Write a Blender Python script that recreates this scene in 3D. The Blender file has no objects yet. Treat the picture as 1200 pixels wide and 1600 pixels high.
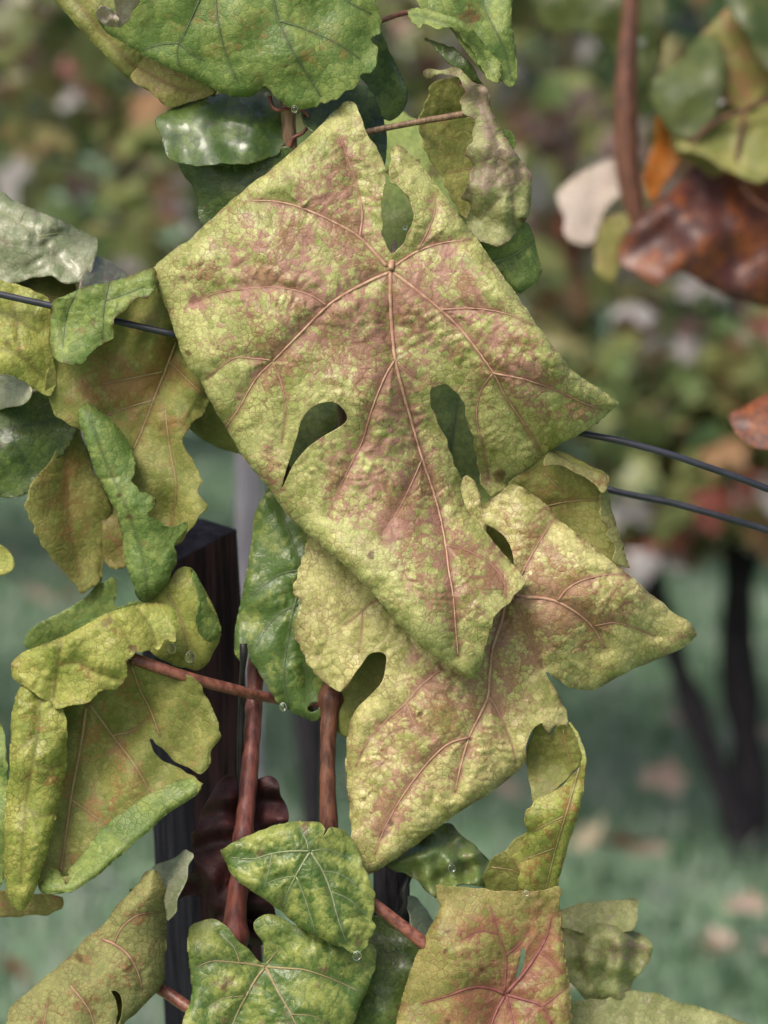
import bpy, math, random, re
import numpy as np
from mathutils import Vector, Matrix

# ------------------------------------------------------------------ camera, sky, sun, exposure
scene = bpy.context.scene
COL = scene.collection
S = 0.0002          # metres per reference unit on the focus plane
D0 = 0.80           # distance of the focus plane
PITCH = math.radians(8.0)
CAM = np.array([0.0, 0.0, 1.10])
F = np.array([0.0, math.cos(PITCH), -math.sin(PITCH)])
U = np.array([0.0, math.sin(PITCH), math.cos(PITCH)])
R_ = np.array([1.0, 0.0, 0.0])

cam = bpy.data.cameras.new('camera')
cam.lens = 90.0
cam.sensor_width = 36.0
cam.clip_start = 0.05
cam.clip_end = 1500.0
cam.dof.use_dof = True
cam.dof.focus_distance = D0 - 0.001
cam.dof.aperture_fstop = 10.5
co = bpy.data.objects.new('camera', cam)
COL.objects.link(co)
co.location = CAM
co.rotation_euler = (math.pi / 2 - PITCH, 0, 0)
scene.camera = co

SUN_EL, SUN_AZ = math.radians(52), math.radians(215)   # azimuth clockwise from +Y
w = bpy.data.worlds.new('World')
scene.world = w
w.use_nodes = True
nt = w.node_tree
sky = nt.nodes.new('ShaderNodeTexSky')
sky.sky_type = 'NISHITA'
sky.sun_disc = False
sky.sun_elevation = SUN_EL
sky.sun_rotation = SUN_AZ
sky.air_density = 1.0
sky.dust_density = 7.0
sky.ozone_density = 1.0
bgn = nt.nodes['Background']
nt.links.new(sky.outputs[0], bgn.inputs[0])
bgn.inputs[1].default_value = 0.108
sl = bpy.data.lights.new('sun', 'SUN')
sl.energy = 1.75
sl.angle = math.radians(24)
sl.color = (1.0, 0.955, 0.89)
so = bpy.data.objects.new('sun', sl)
COL.objects.link(so)
sd = Vector((math.sin(SUN_AZ) * math.cos(SUN_EL), math.cos(SUN_AZ) * math.cos(SUN_EL), math.sin(SUN_EL)))
so.rotation_euler = (-sd).to_track_quat('-Z', 'Y').to_euler()
scene.view_settings.view_transform = 'Standard'
scene.view_settings.look = 'None'
scene.view_settings.exposure = 0.62
scene.view_settings.gamma = 1.0
scene.view_settings.use_curve_mapping = False
scene.cycles.max_bounces = 8

rng = np.random.default_rng(7)
random.seed(7)


def P(x, y, z):
    """point at reference coordinates (x, y) and z units in front of (+) or behind (-) the focus plane"""
    x, y, z = np.asarray(x, float), np.asarray(y, float), np.asarray(z, float)
    d = D0 - z * S
    k = (S * d / D0)
    return CAM + F * d[..., None] + R_ * ((x - 600) * k)[..., None] - U * ((y - 800) * k)[..., None]


def tag(o, label=None, cat=None, group=None, kind=None):
    if label: o['label'] = label
    if cat: o['category'] = cat
    if group: o['group'] = group
    if kind: o['kind'] = kind
    return o


def empty(name, loc, label, cat, group=None):
    o = bpy.data.objects.new(name, None)
    o.empty_display_size = 0.05
    o.location = loc
    COL.objects.link(o)
    return tag(o, label, cat, group)


def link(name, verts, faces, mats, parent=None, smooth=True):
    me = bpy.data.meshes.new(name)
    off = np.zeros(3)
    if parent is not None:
        p = parent
        while p is not None:
            off = off + np.array(p.location)
            p = p.parent
    v = np.asarray(verts, float) - off
    me.from_pydata(v.tolist(), [], faces if isinstance(faces, list) else faces.tolist())
    for m in mats: me.materials.append(m)
    if smooth: me.polygons.foreach_set('use_smooth', np.ones(len(me.polygons), bool))
    me.update()
    o = bpy.data.objects.new(name, me)
    COL.objects.link(o)
    if parent is not None: o.parent = parent
    return o


# ------------------------------------------------------------------ materials
def nodes_of(name):
    m = bpy.data.materials.new(name)
    m.use_nodes = True
    n = m.node_tree
    for x in list(n.nodes): n.nodes.remove(x)
    return m, n


def N(n, t, **kw):
    x = n.nodes.new(t)
    for k, v in kw.items():
        if k in x.inputs: x.inputs[k].default_value = v
        else: setattr(x, k, v)
    return x


def mixc(n, fac, a, b, mode='MIX'):
    x = n.nodes.new('ShaderNodeMix')
    x.data_type = 'RGBA'
    x.blend_type = mode
    for sock, val in ((x.inputs[0], fac), (x.inputs[6], a), (x.inputs[7], b)):
        if hasattr(val, 'links') or isinstance(val, bpy.types.NodeSocket): n.links.new(val, sock)
        elif isinstance(val, (int, float)): sock.default_value = val
        else: sock.default_value = (*val, 1)
    return x.outputs[2]


def ramp(n, src, a, b, va=0.0, vb=1.0):
    x = n.nodes.new('ShaderNodeMapRange')
    x.interpolation_type = 'SMOOTHSTEP'
    x.inputs[1].default_value = a
    x.inputs[2].default_value = b
    x.inputs[3].default_value = va
    x.inputs[4].default_value = vb
    n.links.new(src, x.inputs[0])
    return x.outputs[0]


def leaf_mat(name, green, yellow, red, vein, brown=(0.10, 0.045, 0.02), rough=0.5, spec=0.4, coat=0.0, transl=0.28, specks=0.6, bump=0.26, red2=None, wet=0.0):
    m, n = nodes_of(name)
    out = N(n, 'ShaderNodeOutputMaterial')
    pig = N(n, 'ShaderNodeAttribute', attribute_name='pig')
    sep = N(n, 'ShaderNodeSeparateColor')
    n.links.new(pig.outputs['Color'], sep.inputs[0])
    fl = N(n, 'ShaderNodeAttribute', attribute_name='flat')
    big = N(n, 'ShaderNodeTexNoise', Scale=0.9, Detail=3.0)
    n.links.new(fl.outputs['Vector'], big.inputs['Vector'])
    fine = N(n, 'ShaderNodeTexNoise', Scale=22.0, Detail=3.0, Roughness=0.6)
    n.links.new(fl.outputs['Vector'], fine.inputs['Vector'])
    par = N(n, 'ShaderNodeAttribute', attribute_name='par')
    ps = N(n, 'ShaderNodeSeparateXYZ'); n.links.new(par.outputs['Vector'], ps.inputs[0])
    dn_ = N(n, 'ShaderNodeTexNoise', Scale=5.0, Detail=2.0); n.links.new(fl.outputs['Vector'], dn_.inputs['Vector'])
    dv_ = N(n, 'ShaderNodeVectorMath', operation='SCALE'); n.links.new(dn_.outputs['Color'], dv_.inputs[0]); dv_.inputs['Scale'].default_value = 0.16
    wv = N(n, 'ShaderNodeVectorMath', operation='ADD'); n.links.new(fl.outputs['Vector'], wv.inputs[0]); n.links.new(dv_.outputs[0], wv.inputs[1])

    def vor(scale, feat='F1'):
        v = N(n, 'ShaderNodeTexVoronoi', Scale=scale, Randomness=0.95); v.feature = feat
        n.links.new(wv.outputs[0], v.inputs['Vector']); return v

    def mth(op, a, b2, c2=None):
        x = N(n, 'ShaderNodeMath', operation=op)
        for k_, s_ in enumerate((a, b2, c2)):
            if s_ is None: continue
            if isinstance(s_, (int, float)): x.inputs[k_].default_value = s_
            else: n.links.new(s_, x.inputs[k_])
        return x.outputs[0]
    ra = N(n, 'ShaderNodeSeparateColor'); n.links.new(vor(3.9).outputs['Color'], ra.inputs[0])
    rb = N(n, 'ShaderNodeSeparateColor'); n.links.new(vor(9.0).outputs['Color'], rb.inputs[0])
    e_a = vor(3.9, 'DISTANCE_TO_EDGE').outputs['Distance']
    e_b = vor(9.0, 'DISTANCE_TO_EDGE').outputs['Distance']
    rnd = mth('MULTIPLY_ADD', mth('SUBTRACT', ra.outputs[0], 0.5), 0.66, mth('MULTIPLY', mth('SUBTRACT', rb.outputs[0], 0.5), 0.62))
    redv = ramp(n, mth('MULTIPLY_ADD', rnd, ps.outputs[0], sep.outputs[0]), 0.24, 0.95, 0.0, 0.92)
    rnd2 = mth('MULTIPLY_ADD', mth('SUBTRACT', ra.outputs[1], 0.5), 0.6, mth('MULTIPLY', mth('SUBTRACT', rb.outputs[1], 0.5), 0.35))
    yelv = N(n, 'ShaderNodeClamp'); n.links.new(mth('ADD', sep.outputs[1], rnd2), yelv.inputs[0])
    net = mth('MAXIMUM', ramp(n, e_a, 0.02, 0.09, 1.0, 0.0), ramp(n, e_b, 0.02, 0.10, 0.35, 0.0))
    net = mth('MULTIPLY', mth('MULTIPLY', net, ps.outputs[1]), ramp(n, big.outputs[0], 0.35, 0.6, 0.45, 1.0))
    base = mixc(n, yelv.outputs[0], green, yellow)
    rr = mixc(n, ramp(n, big.outputs[0], 0.4, 0.65), red, red2 or red)
    c = mixc(n, redv, base, rr)
    c = mixc(n, mth('MAXIMUM', sep.outputs[2], net), c, vein)
    # pores and dark specks
    vo = N(n, 'ShaderNodeTexVoronoi', Scale=3.6, Randomness=1.0)
    n.links.new(fl.outputs['Vector'], vo.inputs['Vector'])
    msk = ramp(n, vo.outputs['Distance'], 0.06, 0.13, 1.0, 0.0)
    clus = ramp(n, big.outputs[0], 0.42, 0.6)
    mm = N(n, 'ShaderNodeMath', operation='MULTIPLY')
    n.links.new(msk, mm.inputs[0]); n.links.new(clus, mm.inputs[1])
    m2 = N(n, 'ShaderNodeMath', operation='MULTIPLY')
    n.links.new(mm.outputs[0], m2.inputs[0]); m2.inputs[1].default_value = specks
    c = mixc(n, m2.outputs[0], c, brown)
    c = mixc(n, pig.outputs['Alpha'], c, brown)
    fr = ramp(n, fine.outputs[0], 0.25, 0.75, 0.82, 1.16)
    val = N(n, 'ShaderNodeHueSaturation')
    n.links.new(fr, val.inputs['Value']); n.links.new(c, val.inputs['Color'])
    col = val.outputs[0]
    bs = N(n, 'ShaderNodeBsdfPrincipled')
    n.links.new(col, bs.inputs['Base Color'])
    n.links.new(ramp(n, big.outputs[0], 0.3, 0.7, rough + 0.1, max(rough - 0.12, 0.08)), bs.inputs['Roughness'])
    bs.inputs['Specular IOR Level'].default_value = spec
    if coat:
        bs.inputs['Coat Weight'].default_value = coat
        bs.inputs['Coat Roughness'].default_value = 0.12
    if wet:
        wn = N(n, 'ShaderNodeTexNoise', Scale=1.3, Detail=2.0)
        n.links.new(fl.outputs['Vector'], wn.inputs['Vector'])
        n.links.new(ramp(n, wn.outputs[0], 0.5, 0.56, 0.0, wet), bs.inputs['Coat Weight'])
        bs.inputs['Coat Roughness'].default_value = 0.2
    bp = N(n, 'ShaderNodeBump', Strength=bump, Distance=0.0004)
    n.links.new(mth('MULTIPLY_ADD', ramp(n, e_a, 0.0, 0.16, 0.0, 1.0), 0.9, mth('MULTIPLY', fine.outputs[0], 0.5)), bp.inputs['Height'])
    n.links.new(bp.outputs[0], bs.inputs['Normal'])
    tr = N(n, 'ShaderNodeBsdfTranslucent')
    n.links.new(mixc(n, 1.0, col, (1.3, 1.25, 0.6), 'MULTIPLY'), tr.inputs[0])
    ms = N(n, 'ShaderNodeMixShader')
    ms.inputs[0].default_value = transl
    n.links.new(bs.outputs[0], ms.inputs[1]); n.links.new(tr.outputs[0], ms.inputs[2])
    n.links.new(ms.outputs[0], out.inputs[0])
    return m


def plain_mat(name, c1, c2, scale=30.0, rough=0.5, spec=0.4, stretch=(1, 1, 1), bump=0.3, dist=0.001, coat=0.0, metal=0.0):
    m, n = nodes_of(name)
    out = N(n, 'ShaderNodeOutputMaterial')
    tc = N(n, 'ShaderNodeTexCoord')
    mp = N(n, 'ShaderNodeMapping')
    mp.inputs['Scale'].default_value = stretch
    n.links.new(tc.outputs['Object'], mp.inputs[0])
    nz = N(n, 'ShaderNodeTexNoise', Scale=scale, Detail=5.0, Roughness=0.65)
    n.links.new(mp.outputs[0], nz.inputs['Vector'])
    c = mixc(n, ramp(n, nz.outputs[0], 0.36, 0.64), c1, c2)
    bs = N(n, 'ShaderNodeBsdfPrincipled')
    n.links.new(c, bs.inputs['Base Color'])
    bs.inputs['Roughness'].default_value = rough
    bs.inputs['Specular IOR Level'].default_value = spec
    bs.inputs['Metallic'].default_value = metal
    bs.inputs['Coat Weight'].default_value = coat
    bp = N(n, 'ShaderNodeBump', Strength=bump, Distance=dist)
    n.links.new(nz.outputs[0], bp.inputs['Height'])
    n.links.new(bp.outputs[0], bs.inputs['Normal'])
    n.links.new(bs.outputs[0], out.inputs[0])
    return m


M = {}
M['autumn'] = leaf_mat('autumn_leaf', (0.27, 0.32, 0.08), (0.55, 0.57, 0.225), (0.42, 0.215, 0.175), (0.22, 0.095, 0.065), rough=0.46, spec=0.45, red2=(0.37, 0.215, 0.12), specks=0.8, transl=0.3)
M['pale_autumn'] = leaf_mat('pale_autumn_leaf', (0.32, 0.34, 0.09), (0.62, 0.59, 0.25), (0.40, 0.22, 0.15), (0.22, 0.105, 0.065), rough=0.46, spec=0.45, red2=(0.39, 0.23, 0.105))
M['yellow_green'] = leaf_mat('yellow_green_leaf', (0.22, 0.28, 0.05), (0.42, 0.43, 0.11), (0.33, 0.18, 0.06), (0.13, 0.115, 0.03), rough=0.5, spec=0.35, specks=0.7)
M['green'] = leaf_mat('green_leaf', (0.085, 0.155, 0.03), (0.36, 0.40, 0.105), (0.22, 0.10, 0.08), (0.12, 0.17, 0.07), rough=0.42, spec=0.45, coat=0.12, specks=0.4)
M['mid_green'] = leaf_mat('mid_green_leaf', (0.12, 0.20, 0.045), (0.29, 0.36, 0.10), (0.25, 0.17, 0.05), (0.07, 0.11, 0.035), rough=0.5, spec=0.35, specks=0.6)
M['dark_green'] = leaf_mat('dark_green_leaf', (0.05, 0.095, 0.018), (0.15, 0.215, 0.05), (0.12, 0.06, 0.03), (0.035, 0.06, 0.03), rough=0.38, spec=0.5, wet=0.3, specks=0.2)
M['puddle'] = leaf_mat('rain_wet_leaf', (0.05, 0.10, 0.02), (0.14, 0.21, 0.045), (0.12, 0.06, 0.03), (0.05, 0.08, 0.04), rough=0.4, spec=0.5, wet=0.7, specks=0.1, bump=0.05)
M['underside'] = leaf_mat('leaf_underside', (0.20, 0.23, 0.08), (0.33, 0.33, 0.13), (0.26, 0.15, 0.07), (0.13, 0.085, 0.04), rough=0.65, spec=0.2, specks=0.2)
M['olive'] = leaf_mat('olive_underside', (0.18, 0.215, 0.05), (0.34, 0.34, 0.105), (0.30, 0.18, 0.065), (0.17, 0.10, 0.045), rough=0.55, spec=0.3, specks=0.4)
M['tan'] = leaf_mat('tan_leaf', (0.21, 0.23, 0.055), (0.40, 0.36, 0.13), (0.34, 0.16, 0.085), (0.22, 0.09, 0.06), rough=0.5, spec=0.35, red2=(0.29, 0.115, 0.08), specks=0.7)
M['wet_grey'] = leaf_mat('wet_grey_leaf', (0.17, 0.22, 0.10), (0.42, 0.44, 0.30), (0.36, 0.24, 0.23), (0.24, 0.22, 0.16), rough=0.42, spec=0.6, coat=0.35)  # pale greys carry sky sheen in the base colour, beside the coat
M['mauve'] = leaf_mat('mauve_leaf', (0.19, 0.23, 0.07), (0.36, 0.38, 0.16), (0.33, 0.235, 0.19), (0.17, 0.14, 0.08), rough=0.5, spec=0.4)
M['wet_green'] = leaf_mat('wet_green_leaf', (0.08, 0.14, 0.035), (0.18, 0.24, 0.06), (0.2, 0.12, 0.08), (0.10, 0.12, 0.06), rough=0.4, spec=0.5, coat=0.3)
M['olive_dark'] = leaf_mat('dark_olive_leaf', (0.05, 0.085, 0.02), (0.13, 0.16, 0.045), (0.13, 0.07, 0.03), (0.05, 0.06, 0.03), rough=0.45, spec=0.45, transl=0.3)
M['rust'] = leaf_mat('rust_leaf', (0.15, 0.04, 0.018), (0.34, 0.10, 0.018), (0.045, 0.015, 0.017), (0.06, 0.015, 0.015), rough=0.5, spec=0.5, coat=0.15, red2=(0.075, 0.020, 0.016))
M['orange'] = leaf_mat('orange_leaf', (0.35, 0.16, 0.02), (0.52, 0.16, 0.02), (0.30, 0.06, 0.02), (0.2, 0.05, 0.02), rough=0.5, spec=0.35)
M['bleached'] = leaf_mat('bleached_leaf', (0.36, 0.31, 0.22), (0.54, 0.47, 0.42), (0.5, 0.36, 0.30), (0.45, 0.36, 0.28), rough=0.5, spec=0.4)  # whitish dry leaf ends, and painted-in glare on one blurred leaf
M['withered'] = leaf_mat('withered_leaf', (0.025, 0.009, 0.011), (0.055, 0.02, 0.02), (0.065, 0.012, 0.014), (0.03, 0.01, 0.01), rough=0.62, spec=0.35, transl=0.05)
M['vein_tan'] = plain_mat('vein_tan', (0.34, 0.175, 0.12), (0.46, 0.31, 0.20), 400, 0.5)
M['vein_pink'] = plain_mat('vein_pink', (0.30, 0.15, 0.11), (0.40, 0.24, 0.16), 300, 0.5)
M['vein_red'] = plain_mat('vein_red', (0.27, 0.085, 0.07), (0.36, 0.13, 0.09), 400, 0.5)
M['vein_green'] = plain_mat('vein_green', (0.17, 0.21, 0.09), (0.24, 0.27, 0.13), 400, 0.5)
M['vein_dark'] = plain_mat('vein_dark', (0.055, 0.08, 0.03), (0.09, 0.12, 0.05), 400, 0.5)
M['vein_olive'] = plain_mat('vein_olive', (0.24, 0.19, 0.08), (0.30, 0.24, 0.11), 400, 0.5)
M['vein_crimson'] = plain_mat('vein_crimson', (0.18, 0.055, 0.055), (0.24, 0.085, 0.075), 400, 0.5)
M['cane'] = plain_mat('cane_bark', (0.07, 0.02, 0.017), (0.18, 0.054, 0.04), 50, 0.5, 0.35, (9, 9, 0.5), 0.4, 0.0008, coat=0.15)
M['cane_brown'] = plain_mat('brown_cane_bark', (0.045, 0.018, 0.012), (0.15, 0.06, 0.034), 50, 0.55, 0.35, (9, 9, 0.5), 0.4, 0.0008)
M['cane_tan'] = plain_mat('tan_cane_bark', (0.11, 0.065, 0.04), (0.25, 0.16, 0.09), 60, 0.5, 0.4, (14, 14, 1.5), 0.5, 0.0008)
M['petiole_red'] = plain_mat('red_leafstalk', (0.10, 0.032, 0.022), (0.24, 0.09, 0.06), 120, 0.42, 0.45, (3, 3, 3), 0.2, 0.0004)
M['bark'] = plain_mat('vine_bark', (0.010, 0.009, 0.011), (0.034, 0.031, 0.038), 40, 0.9, 0.15, (5, 5, 1), 0.9, 0.006)
M['timber'] = plain_mat('weathered_timber', (0.006, 0.006, 0.009), (0.020, 0.020, 0.028), 30, 0.9, 0.12, (9, 9, 0.6), 0.8, 0.002)  # dark bluish copy of the wood, shade of the left face painted in
M['timber_red'] = plain_mat('reddish_timber', (0.010, 0.007, 0.009), (0.055, 0.027, 0.030), 30, 0.85, 0.15, (9, 9, 0.6), 0.8, 0.002)  # lighter, redder copy of the same wood, painting its lit face
M['wire'] = plain_mat('coated_wire', (0.012, 0.014, 0.022), (0.028, 0.03, 0.045), 90, 0.42, 0.5, (1, 1, 1), 0.15, 0.0004)
M['black'] = plain_mat('black_tie', (0.006, 0.006, 0.007), (0.018, 0.016, 0.016), 90, 0.5, 0.4)
M['grey_post'] = plain_mat('grey_post', (0.13, 0.12, 0.15), (0.19, 0.18, 0.21), 20, 0.7, 0.3, (4, 4, 1), 0.4, 0.004)


# ------------------------------------------------------------------ curve helpers
TOK = re.compile(r'(-?\d+),(-?\d+)([a-z]*)')


def parse(s):
    return [(float(a), float(b), c) for a, b, c in TOK.findall(s)]


def spline(pts, closed, step=3.0, corners=None):
    """Catmull-Rom; returns sampled points and index of the source segment"""
    p = np.array([q[:2] for q in pts], float)
    n = len(p)
    cr = [('c' in q[2]) if len(q) > 2 else False for q in pts]
    out, seg = [], []
    last = n if closed else n - 1
    for i in range(last):
        a, b = p[i], p[(i + 1) % n]
        pa = p[i - 1] if (closed or i > 0) else a - (b - a)
        pb = p[(i + 2) % n] if (closed or i < n - 2) else b + (b - a)
        L = np.linalg.norm(b - a)
        la, lb = np.linalg.norm(a - pa) + 1e-6, np.linalg.norm(pb - b) + 1e-6
        ta = (b - a) * 1.0 if cr[i] else ((b - pa) / (la + L) * L)
        tb = (b - a) * 1.0 if cr[(i + 1) % n] else ((pb - a) / (lb + L) * L)
        k = max(1, int(round(L / step)))
        t = (np.arange(k) / k)[:, None]
        h = (2 * t**3 - 3 * t**2 + 1) * a + (t**3 - 2 * t**2 + t) * ta + (-2 * t**3 + 3 * t**2) * b + (t**3 - t**2) * tb
        out.append(h); seg += [i] * k
    if not closed:
        out.append(p[-1:]); seg.append(n - 2)
    return np.concatenate(out), np.array(seg)


def serrate(q, mask, amp, period, rg):
    """add leaf teeth to the marked samples of a closed polyline"""
    if not mask.any(): return q
    area = 0.5 * np.sum(q[:, 0] * np.roll(q[:, 1], -1) - np.roll(q[:, 0], -1) * q[:, 1])
    t = np.roll(q, -1, 0) - np.roll(q, 1, 0)
    t /= (np.linalg.norm(t, axis=1)[:, None] + 1e-9)
    nrm = np.stack([t[:, 1], -t[:, 0]], 1) * np.sign(area)
    L = np.linalg.norm(np.roll(q, -1, 0) - q, axis=1)
    s = np.cumsum(L)
    ph = s / period + 0.25 * np.sin(s / 23.0) + 0.2 * np.sin(s / 11.0 + 1)
    fr = ph - np.floor(ph)
    rnd = rg.uniform(0.5, 1.1, int(ph.max()) + 3)[np.floor(ph).astype(int).clip(0)]
    tooth = np.where(fr < 0.62, (fr / 0.62) ** 0.8, ((1 - fr) / 0.38)) - 0.45
    return q + nrm * (tooth * rnd * amp * mask)[:, None]


def seg_dist(px, py, A, B, chunk=6000):
    """distance from points to segments, index and parameter of nearest"""
    n = len(px)
    d = np.empty(n); idx = np.empty(n, int); tt = np.empty(n)
    AB = B - A
    ll = (AB**2).sum(1) + 1e-9
    for i in range(0, n, chunk):
        x, y = px[i:i + chunk, None], py[i:i + chunk, None]
        dx, dy = x - A[:, 0], y - A[:, 1]
        t = ((dx * AB[:, 0] + dy * AB[:, 1]) / ll).clip(0, 1)
        dd = (dx - t * AB[:, 0])**2 + (dy - t * AB[:, 1])**2
        k = dd.argmin(1)
        r = np.arange(len(k))
        d[i:i + chunk] = np.sqrt(dd[r, k]); idx[i:i + chunk] = k; tt[i:i + chunk] = t[r, k]
    return d, idx, tt


def inside(px, py, q):
    c = np.zeros(len(px), bool)
    x1, y1 = q[:, 0], q[:, 1]
    x2, y2 = np.roll(x1, -1), np.roll(y1, -1)
    for a, b, c2, d in zip(x1, y1, x2, y2):
        if b == d: continue
        k = ((b > py) != (d > py)) & (px < (c2 - a) * (py - b) / (d - b) + a)
        c ^= k
    return c


def lownoise(x, y, wl, rg, n=7):
    o = np.zeros_like(x)
    for _ in range(n):
        a = rg.uniform(0, 2 * math.pi); f = 2 * math.pi / wl * rg.uniform(0.6, 1.7)
        o += np.sin((x * math.cos(a) + y * math.sin(a)) * f + rg.uniform(0, 6.28))
    return o / math.sqrt(n / 2)


def h2(i, j, k):
    v = np.sin(i * 127.1 + j * 311.7 + k * 74.7) * 43758.5453
    return v - np.floor(v)


def cells(u, v, su, sv, seed):
    """jittered-lattice Voronoi: distance to cell border (in cell units), random per cell"""
    a, b = u / su, v / sv
    ia, ib = np.floor(a), np.floor(b)
    f1 = np.full(len(u), 9.0); f2 = np.full(len(u), 9.0); r = np.zeros(len(u))
    for di in (-1, 0, 1):
        for dj in (-1, 0, 1):
            ci, cj = ia + di, ib + dj
            sx = ci + 0.12 + 0.76 * h2(ci, cj, seed); sy = cj + 0.12 + 0.76 * h2(ci, cj, seed + 5.3)
            d = np.hypot(a - sx, b - sy)
            new = d < f1
            f2 = np.where(new, f1, np.minimum(f2, d))
            f1 = np.where(new, d, f1)
            r = np.where(new, h2(ci, cj, seed + 9.1), r)
    return f2 - f1, r


def sstep(a, b, x):
    t = ((x - a) / (b - a)).clip(0, 1)
    return t * t * (3 - 2 * t)


def rbf(ctrl, x, y):
    """smooth depth through control points (thin plate)"""
    c = np.array(ctrl, float)
    X = c[:, :2] / 100.0

    def ph(r): return np.where(r > 1e-6, r * r * np.log(np.maximum(r, 1e-6)), 0)
    n = len(c)
    A = ph(np.linalg.norm(X[:, None] - X[None], axis=2)) + np.eye(n) * 0.02
    Pm = np.c_[np.ones(n), X]
    K = np.block([[A, Pm], [Pm.T, np.zeros((3, 3))]])
    w_ = np.linalg.lstsq(K, np.r_[c[:, 2], 0, 0, 0], rcond=None)[0]
    px, py = x / 100.0, y / 100.0
    o = w_[n] + w_[n + 1] * px + w_[n + 2] * py
    for i in range(n): o = o + w_[i] * ph(np.hypot(px - X[i, 0], py - X[i, 1]))
    return o


# marching squares table: corners 0..3 (00,10,11,01), edges a=0-1 b=1-2 c=2-3 d=3-0
MS = {1: [(0, 'a', 'd')], 2: [(1, 'b', 'a')], 3: [(0, 1, 'b', 'd')], 4: [(2, 'c', 'b')], 5: [(0, 'a', 'd'), (2, 'c', 'b')], 6: [(1, 2, 'c', 'a')],
      7: [(0, 1, 2, 'c', 'd')], 8: [(3, 'd', 'c')], 9: [(0, 'a', 'c', 3)], 10: [(1, 'b', 'a'), (3, 'd', 'c')], 11: [(0, 1, 'b', 'c', 3)],
      12: [(2, 3, 'd', 'b')], 13: [(0, 'a', 'b', 2, 3)], 14: [(1, 2, 3, 'd', 'a')], 15: [(0, 1, 2, 3)]}


def tube(name, pts, rad, mat, parent, sides=8, flat=1.0, cap=True):
    """tube through world points"""
    p = np.asarray(pts, float)
    n = len(p)
    rad = np.broadcast_to(np.asarray(rad, float), (n,))
    t = np.gradient(p, axis=0)
    t /= np.linalg.norm(t, axis=1)[:, None] + 1e-12
    v = []
    nrm = -F - (-F @ t[0]) * t[0]
    if np.linalg.norm(nrm) < 1e-3: nrm = U
    for i in range(n):
        nrm = nrm - (nrm @ t[i]) * t[i]
        nrm /= np.linalg.norm(nrm)
        b = np.cross(t[i], nrm)
        for k in range(sides):
            a = 2 * math.pi * k / sides
            v.append(p[i] + rad[i] * (math.cos(a) * nrm * flat + math.sin(a) * b))
    f = []
    for i in range(n - 1):
        for k in range(sides):
            a, b = i * sides + k, i * sides + (k + 1) % sides
            f.append((a, b, b + sides, a + sides))
    if cap:
        f.append(tuple(range(sides))[::-1]); f.append(tuple(range((n - 1) * sides, n * sides)))
    return link(name, v, f, [mat], parent)


def stem(name, s, zs, widths, mat, parent=None, node=None, step=6, sides=10, wob=0.0):
    """cane, wire or stalk through reference points; zs / widths at the control points"""
    pts = parse(s)
    q, _ = spline(pts, False, step)
    L = np.r_[0, np.cumsum(np.linalg.norm(np.diff(q, axis=0), axis=1))]
    cp = np.array([p[:2] for p in pts])
    key = np.array([L[np.argmin(((q - c)**2).sum(1))] for c in cp])
    zz = np.interp(L, key, np.broadcast_to(np.asarray(zs, float), (len(cp),)))
    ww = np.interp(L, key, np.broadcast_to(np.asarray(widths, float), (len(cp),)))
    if node:
        for at, amp in node:
            ww = ww * (1 + amp * np.exp(-((L - at) / 16.0)**2))
    if wob:
        ww = ww * (1 + wob * np.sin(L / 9.0) * np.sin(L / 23.0 + 1))
    k = (D0 - zz * S) / D0
    return tube(name, P(q[:, 0], q[:, 1], zz), ww * 0.5 * S * k, mat, parent, sides)


UID = [0]


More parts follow.
